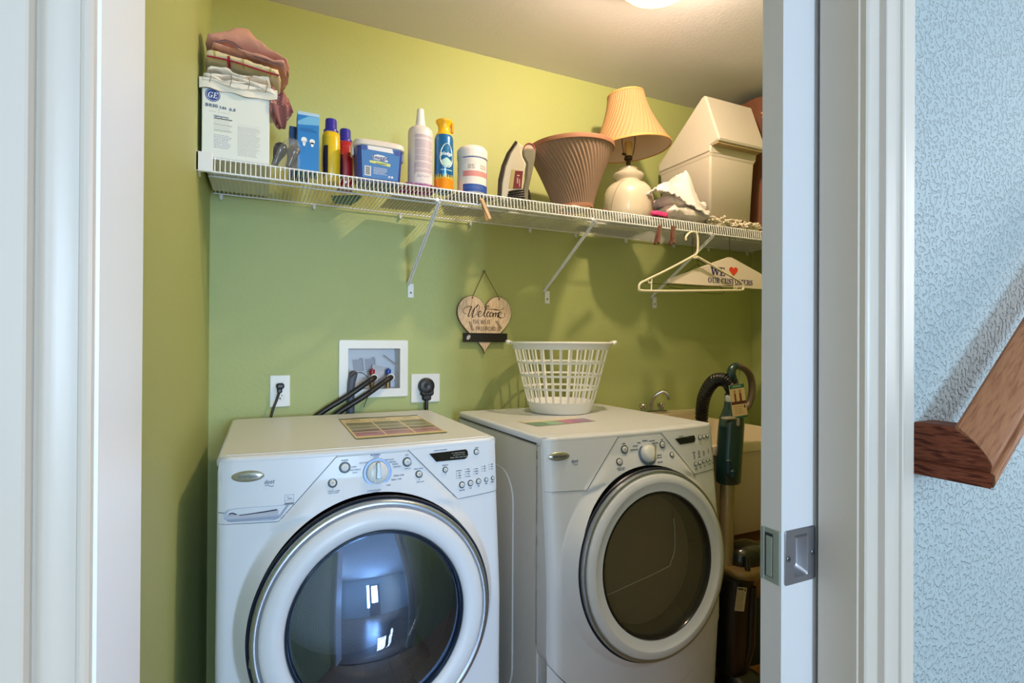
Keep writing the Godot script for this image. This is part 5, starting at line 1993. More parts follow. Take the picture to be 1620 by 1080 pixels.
# ------------------------------------------------------------------ hangers under the shelf
func build_hanging() -> void:
	var white := m("hanger_white", c8(232, 222, 196), 0.4)
	var t := thing("plastic_hanger", "white tubular plastic clothes hanger hooked on the shelf lip", "hanger", V(1.606, 1.588, -1.655))
	var st := S()
	var r := 0.0048
	tube(st, smooth([V(-0.048, 0.060, 0.0), V(-0.046, 0.076, 0.0), V(-0.028, 0.092, 0.0), V(-0.004, 0.098, 0.0), V(0.012, 0.088, 0.0), V(0.016, 0.065, 0.0), V(0.016, 0.030, 0.0), V(0.010, 0.010, 0.0), V(-0.006, -0.001, 0.0)], 5), 0.0046, 10)
	obj("hook", st, white, t)
	st = S()
	var loop := smooth([V(-0.006, 0.0, 0.0), V(-0.13, -0.060, 0.0), V(-0.258, -0.117, 0.0), V(-0.280, -0.130, 0.0), V(-0.284, -0.146, 0.0), V(-0.268, -0.155, 0.0), V(-0.13, -0.150, 0.0), V(0.02, -0.142, 0.0), V(0.16, -0.134, 0.0), V(0.262, -0.128, 0.0), V(0.278, -0.120, 0.0), V(0.276, -0.106, 0.0), V(0.262, -0.094, 0.0), V(0.13, -0.044, 0.0), V(0.006, 0.0, 0.0)], 6, false)
	tube(st, loop, r, 10)
	obj("hanger_frame", st, white, t)
	st = S()
	box(st, V(0, -0.006, 0), V(0.030, 0.012, 0.009), 0.003)
	obj("hanger_neck", st, white, t)
	st = S()
	for sx in [-1, 1]:
		tube(st, [V(sx * 0.222, -0.098 if sx < 0 else -0.076, 0), V(sx * 0.224, -0.152 if sx < 0 else -0.130, 0)], 0.003, 8)
		tube(st, smooth([V(sx * 0.224, -0.120, 0), V(sx * 0.236, -0.124, 0), V(sx * 0.240, -0.114, 0)], 4), 0.0024, 8)
	obj("strap_hook", st, white, t)
	# wire hanger with a printed paper cape
	t = thing("paper_cape_hanger", "wire hanger with a white paper cape printed with customer thanks and a red heart", "hanger", V(1.830, 1.600, -1.682))
	var wire := m("hanger_wire", c8(70, 66, 40), 0.4, 0.6)
	st = S()
	tube(st, smooth([V(0.030, 0.080, 0.004), V(0.026, 0.096, 0.004), V(0.008, 0.100, 0.003), V(-0.002, 0.086, 0.002), V(0.0, 0.04, 0.0), V(0.0, -0.004, 0.0)], 5), 0.0013, 6)
	obj("wire_hook", st, wire, t)
	st = S()
	var cape := P2([-0.340, -0.127, 0.0, -0.1265, 0.340, -0.126, 0.342, -0.112, 0.17, -0.050, 0.010, 0.002, -0.010, 0.002, -0.17, -0.052, -0.338, -0.112])
	prism(st, cape, -0.004, 0.004, 0.001)
	var pap := obj("paper_cape", st, m("cape_paper", c8(228, 216, 204), 0.7), t)
	texted("lettering", "WE", 0.0335, m("cape_navy", c8(44, 40, 110), 0.6), pap, T(-0.072, -0.064, 0.0046), true, true, 1.05)
	texted("lettering", "OUR CUSTOMERS", 0.0215, m("cape_navy"), pap, T(0.004, -0.103, 0.0046), true, true, 1.0)
	st = S()
	prism(st, heart_outline(0.050, 0.040), 0.004, 0.0050, 0.0, T(0.020, -0.059, 0))
	obj("red_heart", st, m("cape_red", c8(220, 62, 40), 0.5), pap)
	# two bare wire hangers behind
	for q in [[1.640, -1.705, 0.0, -0.30, "bare dark wire hanger behind the white plastic hanger, the upper one"], [1.700, -1.735, -0.022, 0.25, "bare dark wire hanger behind the printed paper cape, the lower one"]]:
		t = thing("wire_hanger", q[4], "hanger", V(q[0], 1.592 + q[2], q[1]), q[3])
		st = S()
		tube(st, smooth([V(-0.034, 0.082, 0), V(-0.032, 0.100, 0), V(-0.014, 0.110 - q[2], 0), V(-0.001, 0.094, 0), V(0, 0.05, 0), V(0, 0.0, 0)], 5), 0.0013, 6)
		obj("wire_hook", st, wire, t)
		st = S()
		tube(st, smooth([V(0, 0, 0), V(-0.10, -0.045, 0), V(-0.195, -0.088, 0), V(-0.215, -0.100, 0), V(-0.205, -0.112, 0), V(-0.10, -0.118, 0.01), V(0.05, -0.122, 0.012), V(0.205, -0.112, 0), V(0.215, -0.100, 0), V(0.195, -0.088, 0), V(0.10, -0.045, 0), V(0, 0, 0)], 5), 0.0013, 6)
		obj("wire_frame", st, wire, t)


# ------------------------------------------------------------------ things on the back wall and on the machines
func build_wall_things() -> void:
	heart_sign()
	laundry_basket()
	outlets()


func heart_sign() -> void:
	var t := thing("heart_sign", "heart-shaped wooden plank sign lettered Welcome, hung by string on the wall", "sign", V(0.849, 1.182, -2.079))
	var hw := wood("sign_wood", c8(236, 214, 190), c8(200, 170, 144), V(30, 3.2, 30), 0.65)
	var edge := m("sign_dark_edge", c8(84, 62, 46), 0.7)
	var outline := []
	for p in heart_outline(0.243, 0.240, 72):
		outline.append(p + Vector2(0, 0.1205))
	# (lift so that the point is at y = 0)
	var low := 9.0
	for p in outline:
		low = minf(low, p.y)
	for i in outline.size():
		outline[i].y -= low
	var bands := [[-0.14, -0.0600], [-0.0588, 0.0014], [0.0026, 0.0628], [0.0640, 0.14]]
	for b in bands:
		var band := PackedVector2Array([Vector2(b[0], -0.1), Vector2(b[1], -0.1), Vector2(b[1], 0.4), Vector2(b[0], 0.4)])
		var parts := Geometry2D.intersect_polygons(PackedVector2Array(outline), band)
		var st := S()
		for q in parts:
			var poly := Array(q)
			if Geometry2D.is_polygon_clockwise(q):
				pass
			var s := 0.0
			for i in poly.size():
				s += poly[i].cross(poly[(i + 1) % poly.size()])
			if s < 0.0:
				poly.reverse()
			prism(st, poly, 0.0, 0.0075, 0.0)
		obj("plank", st, hw, t)
	var st := S()
	var rim := []
	for p in outline:
		rim.append(V(p.x * 1.004, p.y, 0.0025))
	tube(st, rim, 0.0026, 6, true)
	box(st, V(0.0, 0.13, -0.0035), V(0.16, 0.02, 0.006), 0.001)
	obj("backing", st, edge, t)
	var ink := m("sign_ink", c8(52, 38, 30), 0.6)
	st = S()
	var strokes := [
		[165, 578, 132, 560, 140, 515, 180, 492, 222, 490, 205, 545, 188, 600, 205, 600, 240, 540, 262, 500],
		[262, 500, 245, 560, 235, 612, 262, 600, 300, 540, 318, 490, 300, 468, 278, 500],
		[305, 585, 340, 560, 335, 540, 312, 550, 300, 585, 315, 605, 345, 595],
		[345, 595, 380, 540, 425, 490, 430, 472, 405, 480, 385, 530, 372, 590, 390, 603],
		[440, 550, 425, 545, 405, 575, 412, 602, 440, 592],
		[458, 550, 438, 575, 447, 602, 470, 590, 475, 560, 458, 550],
		[485, 555, 478, 605, 490, 570, 510, 552, 512, 562, 505, 605, 520, 565, 538, 552, 540, 562, 533, 605, 550, 595],
		[550, 590, 578, 560, 572, 540, 552, 555, 545, 590, 562, 608, 598, 612, 622, 590, 622, 560, 612, 552],
		[415, 515, 480, 512, 540, 520, 580, 515, 605, 492]]
	for s in strokes:
		var pts := []
		for p in P2(s):
			pts.append(V((p.x - 385.0) * 0.000384, 0.3698 - p.y * 0.000357, 0.0078))
		var sm := smooth(pts, 5)
		var rad := []
		for i in sm.size():
			var d: Vector3 = sm[mini(i + 1, sm.size() - 1)] - sm[maxi(i - 1, 0)]
			rad.append(0.0011 + (0.0012 if d.y < -0.0008 else 0.0))
		tube(st, sm, rad, 6)
	obj("lettering", st, ink, t)
	var ink2 := m("sign_ink_thin", c8(92, 70, 58), 0.6)
	st = S()
	txt(st, "THE WI-FI", 0.0165, T(-0.0165, 0.1305, 0.0080), false, false, 0.78)
	txt(st, "PASSWORD IS", 0.0165, T(0.0145, 0.1035, 0.0080), false, false, 0.78)
	obj("lettering", st, ink2, t)
	st = S()
	for q in [[-0.0695, 0.132, -0.054, 0.094], [0.051, 0.136, 0.076, 0.103]]:
		var a := V(q[0], q[1], 0.0079)
		var b := V(q[2], q[3], 0.0079)
		tube(st, [a, (a + b) / 2 + V(-0.002, -0.002, 0), b], 0.0006, 5)
		for k in 6:
			var p := a.lerp(b, (k + 0.5) / 6.0)
			for sx in [-1, 1]:
				tube(st, [p, p + V(sx * 0.004, 0.003, 0), p + V(sx * 0.006, 0.001, 0)], [0.0004, 0.0016, 0.0004], 5)
	obj("leaf_sprig", st, ink, t)
	st = S()
	box(st, V(0.0015, 0.0665, 0.0098), V(0.2005, 0.0375, 0.0045), 0.001)
	var board := obj("black_board", st, m("sign_black", c8(20, 16, 14), 0.5), t)
	texted("lettering", "#", 0.020, m("sign_chalk", c8(220, 222, 228), 0.7), board, T(-0.0755, 0.0665, 0.0122), true, false, 1.05, 0.12)
	st = S()
	tube(st, [V(-0.058, 0.232, 0.009), V(-0.002, 0.347, 0.0)], 0.0013, 6)
	tube(st, [V(0.064, 0.232, 0.009), V(-0.002, 0.347, 0.0)], 0.0013, 6)
	for x in [-0.058, 0.064]:
		lathe(st, P2([0.0, 0.0, 0.0032, 0.001, 0.003, 0.004, 0.0, 0.005]), 10, R(rx(90), V(x, 0.231, 0.0072)))
	obj("string", st, m("jute", c8(108, 86, 56), 0.9), t)
	st = S()
	lathe(st, P2([0.0022, -0.012, 0.0022, 0.004, 0.004, 0.005, 0, 0.006]), 10, R(rx(90), V(-0.002, 0.348, 0.0)))
	obj("nail", st, m("screw_steel"), t)


func laundry_basket() -> void:
	var t := thing("laundry_basket", "round white plastic laundry basket with an open grid wall, standing on the dryer", "basket", V(1.078, 0.9562, -1.834))
	var pl := m("basket_white", c8(240, 242, 244), 0.35)
	pl.backlight_enabled = true
	pl.backlight = Color(0.2, 0.2, 0.19)
	var r0 := 0.121
	var r1 := 0.192
	var h := 0.276
	var rad := func(y: float) -> float: return lerpf(r0, r1, pow(y / h, 0.94))
	var st := S()
	# solid foot
	lathe(st, [V2(0, 0.0), V2(r0 - 0.004, 0.0), V2(r0, 0.004), V2(rad.call(0.043), 0.043), V2(rad.call(0.043) - 0.003, 0.044), V2(r0 - 0.004, 0.006), V2(0, 0.004)], 72)
	obj("basket_foot", st, pl, t)
	st = S()
	lathe(st, [V2(r1 - 0.004, h - 0.030), V2(r1, h - 0.030), V2(r1 + 0.001, h - 0.012), V2(r1 + 0.012, h - 0.010), V2(r1 + 0.014, h - 0.005), V2(r1 + 0.012, h), V2(r1 - 0.002, h), V2(r1 - 0.004, h - 0.004), V2(r1 - 0.004, h - 0.030)], 84, ID, 30)
	var rim := obj("basket_rim", st, pl, t)
	for a in [-0.53, PI - 0.53]:
		st = S()
		tube(st, smooth([V(0, 0.0, -0.05), V(0.010, 0.005, -0.042), V(0.014, 0.005, 0.0), V(0.010, 0.005, 0.042), V(0, 0.0, 0.05)], 4), 0.0075, 8)
		obj("grip", st, pl, rim, R(Basis(Vector3.UP, a), V((r1 + 0.008) * cos(a), h - 0.006, -(r1 + 0.008) * sin(a))))
	# three hoops and the upright slats
	for y in [0.096, 0.146, 0.196]:
		st = S()
		var rr: float = rad.call(y)
		lathe(st, [V2(rr - 0.0022, y - 0.0042), V2(rr + 0.0012, y - 0.0042), V2(rr + 0.0016, y + 0.0042), V2(rr - 0.0018, y + 0.0042), V2(rr - 0.0022, y - 0.0042)], 84, ID, 30)
		obj("hoop", st, pl, t)
	st = S()
	for k in 5:
		pass
	var pts := []
	for k in 7:
		var y := lerpf(0.038, h - 0.022, k / 6.0)
		pts.append(V(rad.call(y) - 0.0015, y, 0))
	var base_w := 0.0040
	for k in 6:
		var a: Vector3 = pts[k]
		var b: Vector3 = pts[k + 1]
		var up := (b - a).normalized()
		var out := V(up.y, -up.x, 0)
		box(st, Vector3.ZERO, V(0.0028, (b - a).length() * 1.02, base_w * 2.0), 0.0008, R(Basis(out, up, out.cross(up)), (a + b) / 2))
	var first := obj("slat", st, pl, t)
	for k in range(1, 30):
		like(first, "slat", t, R(Basis(Vector3.UP, TAU * k / 30), Vector3.ZERO))


func outlets() -> void:
	var plate := m("plate_white", c8(230, 230, 228), 0.35)
	var black := m("black_rubber", c8(30, 26, 28), 0.4)
	# ---- duplex outlet with the washer's plug
	var t := thing("wall_outlet", "white duplex wall outlet on the left with a black plug in its upper socket", "outlet", V(0.0605, 1.0485, -2.09))
	var st := S()
	var poly := rrect(0.067, 0.114, 0.004, 3)
	prism(st, poly, 0.0, 0.005, 0.002)
	obj("cover_plate", st, plate, t)
	for y in [0.0195, -0.0195]:
		st = S()
		var face := []
		for p in rrect(0.034, 0.029, 0.012, 5):
			face.append(p + Vector2(0, y))
		prism(st, face, 0.004, 0.0068, 0.0008)
		var f := obj("socket", st, m("socket_white", c8(224, 224, 222), 0.35), t)
		st = S()
		for q in [[-0.006, 0.004, 0.002, 0.008], [0.006, 0.004, 0.002, 0.006], [0.0, -0.007, 0.005, 0.005]]:
			box(st, V(q[0], y + q[1], 0.0069), V(q[2], q[3], 0.0006), 0.0)
		obj("slot", st, m("slot_dark", c8(40, 38, 38), 0.7), f)
	boxed("screw", V(0, 0, 0.0053), V(0.005, 0.005, 0.001), 0.0004, m("screw_steel"), t)
	t = thing("washer_plug", "black plug and cord of the washer in the left wall outlet", "plug", V(0.0605, 1.068, -2.083))
	st = S()
	box(st, V(0, 0.0, 0.013), V(0.026, 0.020, 0.026), 0.005)
	box(st, V(-0.002, -0.016, 0.017), V(0.017, 0.018, 0.016), 0.004)
	obj("plug_body", st, black, t)
	tubed("cord", smooth([V(-0.002, -0.018, 0.017), V(-0.010, -0.045, 0.022), V(-0.024, -0.085, 0.026), V(-0.031, -0.125, 0.030), V(-0.033, -0.24, 0.032)], 5), 0.0042, 8, black, t)
	# ---- dryer outlet
	t = thing("dryer_outlet", "square white dryer outlet plate at the right of the recessed water box", "outlet", V(0.598, 1.043, -2.09))
	st = S()
	prism(st, rrect(0.119, 0.115, 0.004, 3), 0.0, 0.006, 0.002)
	obj("cover_plate", st, plate, t)
	t = thing("dryer_plug", "large round black dryer plug with a cord hanging straight down", "plug", V(0.598, 1.052, -2.083))
	st = S()
	lathe(st, P2([0.033, 0.0, 0.033, 0.012, 0.031, 0.018, 0.026, 0.021, 0.006, 0.022, 0.0, 0.018]), 36, R(rx(90), Vector3.ZERO))
	box(st, V(0.002, -0.022, 0.010), V(0.054, 0.034, 0.020), 0.006)
	box(st, V(0.0, -0.046, 0.012), V(0.036, 0.022, 0.020), 0.005)
	obj("plug_body", st, black, t)
	tubed("cord", smooth([V(0.0, -0.05, 0.013), V(-0.001, -0.08, 0.014), V(-0.002, -0.15, 0.016), V(-0.002, -0.26, 0.018)], 4), 0.0075, 10, black, t)
	# ---- recessed water box
	t = thing("water_supply_box", "white recessed washer water box with red and blue valves on the back wall", "valve box", V(0.394, 1.124, -2.09))
	st = S()
	var outer := rrect(0.264, 0.222, 0.006, 4)
	var inner := []
	for p in rrect(0.198, 0.157, 0.003, 4):
		inner.append(p + Vector2(0.001, 0.0))
	var n := outer.size()
	for z in [0.006]:
		for i in n:
			var j := (i + 1) % n
			quad(st, V(outer[i].x, outer[i].y, 0), V(outer[j].x, outer[j].y, 0), V(outer[j].x * 0.99, outer[j].y * 0.99, z), V(outer[i].x * 0.99, outer[i].y * 0.99, z))
			quad(st, V(outer[i].x * 0.99, outer[i].y * 0.99, z), V(outer[j].x * 0.99, outer[j].y * 0.99, z), V(inner[j].x, inner[j].y, z), V(inner[i].x, inner[i].y, z))
			quad(st, V(inner[i].x, inner[i].y, z), V(inner[j].x, inner[j].y, z), V(inner[j].x, inner[j].y, -0.085), V(inner[i].x, inner[i].y, -0.085))
	obj("frame", st, plate, t)
	boxed("box_back", V(0.001, 0.0, -0.086), V(0.202, 0.160, 0.003), 0.0, m("box_white", c8(214, 218, 226), 0.45), t)
	var im := Image.create(256, 256, false, Image.FORMAT_RGB8)
	im.fill(c8(206, 210, 220))
	for x in [10, 134]:
		im.fill_rect(Rect2i(x, 26, 108, 180), c8(150, 152, 166))
		small_print(im, x + 4, 34, 100, 168, 7, 3, c8(206, 208, 216), x)
		im.fill_rect(Rect2i(x + 68, 8, 36, 12), c8(110, 112, 126))
	im.fill_rect(Rect2i(10, 220, 230, 5), c8(70, 80, 104))
	st = S()
	quv(st, [V(-0.066, -0.028, -0.0842), V(0.028, -0.022, -0.0842), V(0.024, 0.044, -0.0842), V(-0.074, 0.038, -0.0842)], [Vector2(0, 1), Vector2(1, 1), Vector2(1, 0), Vector2(0, 0)])
	obj("instruction_label", st, printed("box_label", im, 0.5), t)
	st = S()
	box(st, V(0.060, 0.024, -0.050), V(0.062, 0.0015, 0.030), 0.0005, R(rz(-38), V(0.010, 0.05, 0.0)))
	box(st, V(0.040, -0.010, -0.060), V(0.075, 0.05, 0.0012), 0.0, R(rz(-12), Vector3.ZERO))
	obj("paper_slip", st, m("slip_paper", c8(196, 198, 208), 0.7), t)
	st = S()
	tube(st, [V(0.0, -0.078, -0.045), V(0.0, -0.050, -0.045)], 0.010, 14)
	tube(st, [V(0.063, -0.078, -0.045), V(0.063, -0.050, -0.045)], 0.010, 14)
	tube(st, [V(0.0, -0.034, -0.045), V(0.0, -0.036, -0.005)], 0.0085, 14)
	tube(st, [V(0.063, -0.032, -0.045), V(0.063, -0.034, -0.005)], 0.0085, 14)
	obj("valve_body", st, m("valve_brass", c8(150, 120, 78), 0.35, 0.7), t)
	var cols := [["red_valve_knob", c8(150, 26, 40), 0.0], ["blue_valve_knob", c8(22, 70, 166), 0.063]]
	for q in cols:
		st = S()
		lathe(st, P2([0.0, -0.019, 0.0105, -0.019, 0.0115, -0.016, 0.0105, -0.012, 0.0115, -0.004, 0.0105, 0.0, 0.004, 0.001, 0.0035, 0.005, 0.0, 0.005]), 18, T(q[2], -0.006, -0.040), 30)
		obj(q[0], st, m(q[0], q[1], 0.35), t)
	# ---- hoses out of the box and down behind the washer
	for q in [[0.0, "upper black water hose running from the red valve down behind the washer"], [0.063, "lower black water hose running from the blue valve down behind the washer"]]:
		t = thing("water_hose", q[1], "hose", V(0.394, 1.124, -2.09))
		var x0: float = q[0]
		st = S()
		lathe(st, P2([0.0100, -0.004, 0.0140, -0.004, 0.0150, 0.0, 0.0150, 0.010, 0.0120, 0.014, 0.009, 0.014]), 22, R(rx(90) , V(x0 - 0.0, -0.034, 0.004)))
		obj("hose_collar", st, m("collar_white", c8(226, 228, 230), 0.4), t)
		tubed("hose_pipe", smooth([V(x0, -0.034, 0.004), V(x0 - 0.006, -0.036, 0.024), V(x0 - 0.035, -0.052, 0.038), V(x0 - 0.11, -0.102, 0.042 + 0.1 * x0), V(x0 - 0.20, -0.158, 0.040 + 0.1 * x0), V(x0 - 0.26, -0.215, 0.038 + 0.1 * x0), V(x0 - 0.28, -0.32, 0.034 + 0.1 * x0)], 6), 0.0105, 12, black, t)
	t = thing("cable_tie", "thin black cable tie looped round the two water hoses", "tie", V(0.394, 1.124, -2.09))
	st = S()
	tube(st, smooth([V(-0.092, -0.030, 0.030), V(-0.070, -0.012, 0.044), V(-0.045, -0.018, 0.056), V(-0.025, -0.045, 0.062), V(-0.024, -0.078, 0.060), V(-0.036, -0.112, 0.050), V(-0.046, -0.142, 0.046)], 5), 0.0014, 5)
	obj("tie_strap", st, black, t)
	t = thing("drain_hose", "grey corrugated drain hose hooked over the rim of the water box", "hose", V(0.394, 1.124, -2.09))
	st = S()
	var path := smooth([V(-0.075, -0.040, -0.040), V(-0.076, -0.026, -0.020), V(-0.079, -0.022, 0.006), V(-0.085, -0.040, 0.015), V(-0.0885, -0.085, 0.0125), V(-0.0885, -0.17, 0.0125), V(-0.0885, -0.30, 0.0125)], 12)
	var rads := []
	for i in path.size():
		rads.append(0.0145 + 0.0012 * (1.0 if i % 2 else -1.0) * (1.0 if i < 40 else 0.2))
	tube(st, path, rads, 14)
	obj("hose_pipe", st, m("hose_grey", c8(96, 100, 116), 0.5), t)


# ------------------------------------------------------------------ sink corner: tub sink, tap, vacuum cleaner
func build_floor_things() -> void:
	# ---- utility sink on legs
	var t := thing("utility_sink", "cream plastic utility sink on legs in the back corner, behind the vacuum cleaner", "sink", V(1.74, 0, -1.75))
	var pl := m("sink_cream", c8(214, 198, 168), 0.4)
	var st := S()
	var hx := 0.285
	var hz := 0.33
	var ring := func(ix: float, iz: float, y: float, r := 0.02) -> Array:
		var out := []
		var pts := rrect(2.0 * (hx - ix), 2.0 * (hz - iz), r, 4)
		pts.reverse()
		for p in pts:
			out.append(V(p.x, y, p.y))
		return out
	loft(st, [ring.call(0.040, 0.040, 0.505), ring.call(0.034, 0.034, 0.51), ring.call(0.012, 0.012, 0.80), ring.call(0.006, 0.006, 0.822), ring.call(0.0, 0.0, 0.826), ring.call(0.0, 0.0, 0.856), ring.call(0.003, 0.003, 0.861), ring.call(0.022, 0.022, 0.861), ring.call(0.028, 0.028, 0.855), ring.call(0.055, 0.055, 0.56), ring.call(0.075, 0.075, 0.545)], true, true, [3, 4])
	box(st, V(0.0, 0.870, -0.292), V(0.57, 0.050, 0.075), 0.012)
	obj("tub", st, pl, t)
	for sx in [-1, 1]:
		for sz in [-1, 1]:
			st = S()
			tube(st, [V(sx * 0.235, 0.52, sz * 0.275), V(sx * 0.245, 0.0, sz * 0.285)], [0.020, 0.014], 12)
			obj("leg", st, pl, t)
	t = thing("sink_tap", "chrome tap with a swan spout and two knobs on the sink ledge, behind the dryer", "tap", V(1.70, 0.8952, -2.03))
	var ch: Material = mats["chrome"]
	st = S()
	box(st, V(0, 0.006, 0), V(0.16, 0.012, 0.045), 0.005)
	obj("tap_base", st, ch, t)
	tubed("spout", smooth([V(0.0, 0.01, 0), V(0.0, 0.05, 0.002), V(0.006, 0.078, 0.012), V(0.030, 0.100, 0.030), V(0.050, 0.098, 0.045), V(0.058, 0.082, 0.052), V(0.060, 0.066, 0.054)], 6), 0.0095, 12, ch, t)
	for sx in [-1, 1]:
		st = S()
		lathe(st, P2([0.0, 0.010, 0.014, 0.010, 0.013, 0.024, 0.018, 0.028, 0.020, 0.040, 0.016, 0.046, 0.0, 0.048]), 18, T(sx * 0.055, 0, 0.004))
		obj("tap_knob", st, ch, t)
	# ---- things stored under the sink
	t = thing("storage_box", "brown cardboard box with flap seams standing under the sink", "box", V(1.86, 0, -1.60), -0.05)
	var card := m("box_brown", c8(150, 104, 78), 0.7)
	for k in 3:
		boxed("box_board", V(-0.145 + 0.098 * k, 0.225, 0.0), V(0.096, 0.41, 0.16), 0.003, card, t)
	boxed("box_flap", V(-0.045, 0.436, 0.01), V(0.30, 0.010, 0.17), 0.003, m("box_flap_pale", c8(172, 124, 96), 0.7), t)
	boxed("box_base", V(-0.045, 0.012, 0.0), V(0.30, 0.024, 0.17), 0.003, m("box_base_dark", c8(110, 74, 54), 0.7), t)
	t = thing("storage_bin", "dark green fabric bin on the floor in front of the brown box", "bin", V(1.735, 0, -1.452))
	st = S()
	loft(st, [oval(0.10, 0.050, 0.035, 32, 5.0), oval(0.106, 0.055, 0.042, 32, 5.0), oval(0.112, 0.058, 0.17, 32, 5.0), oval(0.115, 0.060, 0.21, 32, 5.0), oval(0.108, 0.053, 0.21, 32, 5.0)], true, true, [3])
	obj("fabric_wall", st, m("bin_dark_green", c8(44, 56, 56), 0.8), t)
	st = S()
	box(st, V(0, 0.0175, 0), V(0.215, 0.035, 0.11), 0.004)
	obj("wood_base", st, m("bin_base_tan", c8(170, 120, 66), 0.6), t)
	# ---- upright vacuum cleaner
	t = thing("vacuum_cleaner", "upright vacuum cleaner with dark green handle and black ribbed hose beside the dryer", "vacuum", V(1.53, 0, -1.36))
	var o := V(1.53, 0, -1.36)
	var green := coat(m("vacuum_green", c8(6, 48, 52), 0.25), 0.6)
	var blk := m("vacuum_black", c8(14, 14, 14), 0.3)
	var grey := m("vacuum_handle_grey", c8(96, 82, 66), 0.4)
	# hose, ribbed
	var path := smooth([V(1.521, 1.020, -1.38) - o, V(1.520, 1.060, -1.380) - o, V(1.508, 1.086, -1.388) - o, V(1.497, 1.100, -1.405) - o, V(1.490, 1.090, -1.440) - o, V(1.503, 1.045, -1.490) - o, V(1.541, 0.985, -1.545) - o, V(1.568, 0.90, -1.575) - o, V(1.572, 0.76, -1.57) - o], 20)
	var rads := []
	for i in path.size():
		rads.append(0.0235 + [0.0016, 0.0, -0.0042, 0.0][i % 4])
	tubed("hose", path, rads, 16, blk, t)
	# body of the wand
	st = S()
	var rings := []
	for q in [[0.735, 1.500, 0.036, 0.034], [0.740, 1.500, 0.041, 0.038], [0.80, 1.502, 0.043, 0.040], [0.93, 1.513, 0.043, 0.040], [0.965, 1.517, 0.041, 0.038], [0.985, 1.520, 0.034, 0.033], [1.00, 1.522, 0.030, 0.030], [1.025, 1.521, 0.026, 0.026], [1.05, 1.519, 0.0245, 0.0245]]:
		var r2 := []
		for p in oval(q[2], q[3], q[0], 28, 2.4):
			r2.append(p + V(q[1] - 1.53, 0, -0.02))
		rings.append(r2)
	loft(st, rings)
	obj("wand_body", st, green, t)
	turned("white_band", P2([0.0262, 1.022, 0.0268, 1.024, 0.0266, 1.044, 0.0255, 1.046]), 28, m("vacuum_band", c8(176, 180, 180), 0.4), t, T(-0.0095, 0, -0.02))
	st = S()
	box(st, V(-0.050, 0.968, 0.006), V(0.066, 0.012, 0.030), 0.005, ID)
	box(st, V(-0.026, 0.955, 0.018), V(0.014, 0.03, 0.012), 0.004, ID)
	obj("cord_clip", st, m("clip_grey", c8(132, 128, 112), 0.4), t)
	st = S()
	box(st, V(-0.062, 0.80, 0.008), V(0.022, 0.060, 0.022), 0.008)
	box(st, V(-0.056, 0.780, 0.022), V(0.020, 0.028, 0.016), 0.006)
	obj("release_switch", st, m("vacuum_switch", c8(12, 44, 54), 0.35), t)
	tubed("wand_tube", [V(-0.033, 0.738, -0.02), V(-0.037, 0.62, -0.02), V(-0.042, 0.43, -0.018)], 0.025, 20, m("tube_champagne", c8(176, 156, 120), 0.25, 0.6), t)
	# looped handle: green below, grey grip above
	st = S()
	var loop := smooth([V(1.548, 1.03, -1.38) - o, V(1.528, 1.085, -1.38) - o, V(1.512, 1.120, -1.38) - o, V(1.522, 1.143, -1.38) - o, V(1.546, 1.149, -1.38) - o], 6)
	tube(st, loop, [0.012, 0.013, 0.014, 0.015, 0.016, 0.016, 0.016, 0.016, 0.016, 0.016, 0.016, 0.016, 0.016, 0.016, 0.016, 0.015, 0.015, 0.014, 0.014, 0.013, 0.013, 0.013, 0.012, 0.012, 0.012], 14)
	obj("handle_neck", st, green, t)
	st = S()
	tube(st, smooth([V(1.540, 1.149, -1.38) - o, V(1.578, 1.138, -1.38) - o, V(1.606, 1.112, -1.38) - o, V(1.617, 1.071, -1.38) - o, V(1.611, 1.030, -1.38) - o, V(1.595, 1.002, -1.38) - o, V(1.565, 0.986, -1.38) - o, V(1.535, 0.965, -1.38) - o], 6), 0.0125, 14)
	obj("handle_grip", st, grey, t)
	# canister, lid rim and motor on top
	st = S()
	rings = []
	for q in [[0.10, 0.045, 0.055, -0.05], [0.115, 0.050, 0.060, -0.052], [0.30, 0.052, 0.064, -0.048], [0.425, 0.056, 0.068, -0.040]]:
		var r2 := []
		for p in oval(q[1], q[2], q[0], 32, 3.4):
			r2.append(p + V(q[3] + 0.004, 0, 0.005))
		rings.append(r2)
	loft(st, rings)
	tube(st, [V(-0.010, 0.40, 0.066), V(-0.014, 0.20, 0.064), V(-0.030, 0.13, 0.056)], 0.014, 10)
	var can := obj("canister", st, blk, t)
	st = S()
	loft(st, [oval(0.098, 0.078, 0.424, 36, 3.4, Vector2(0.030, 0.0)), oval(0.103, 0.082, 0.428, 36, 3.4, Vector2(0.030, 0.0)), oval(0.105, 0.083, 0.445, 36, 3.4, Vector2(0.031, 0.0)), oval(0.101, 0.079, 0.452, 36, 3.4, Vector2(0.031, 0.0))])
	obj("gold_rim", st, m("vacuum_gold", c8(130, 108, 64), 0.35, 0.3), t)
	st = S()
	rings = []
	for q in [[0.452, 0.078, 0.060], [0.475, 0.082, 0.062], [0.500, 0.070, 0.052], [0.515, 0.045, 0.034], [0.519, 0.015, 0.010]]:
		rings.append(oval(q[1], q[2], q[0], 30, 2.4, Vector2(0.046, -0.012)))
	loft(st, rings)
	obj("motor_cover", st, coat(m("vacuum_gloss_black", c8(16, 17, 18), 0.15), 0.8), t)
	tubed("latch_post", [V(-0.018, 0.45, 0.055), V(-0.018, 0.497, 0.050)], [0.010, 0.009], 10, m("vacuum_gloss_black"), t)
	var im := Image.create(128, 256, false, Image.FORMAT_RGB8)
	im.fill(c8(176, 164, 130))
	im.fill_rect(Rect2i(10, 10, 76, 22), c8(60, 54, 44))
	im.fill_rect(Rect2i(98, 10, 18, 30), c8(70, 62, 50))
	small_print(im, 10, 48, 104, 190, 14, 6, c8(116, 106, 82), 31)
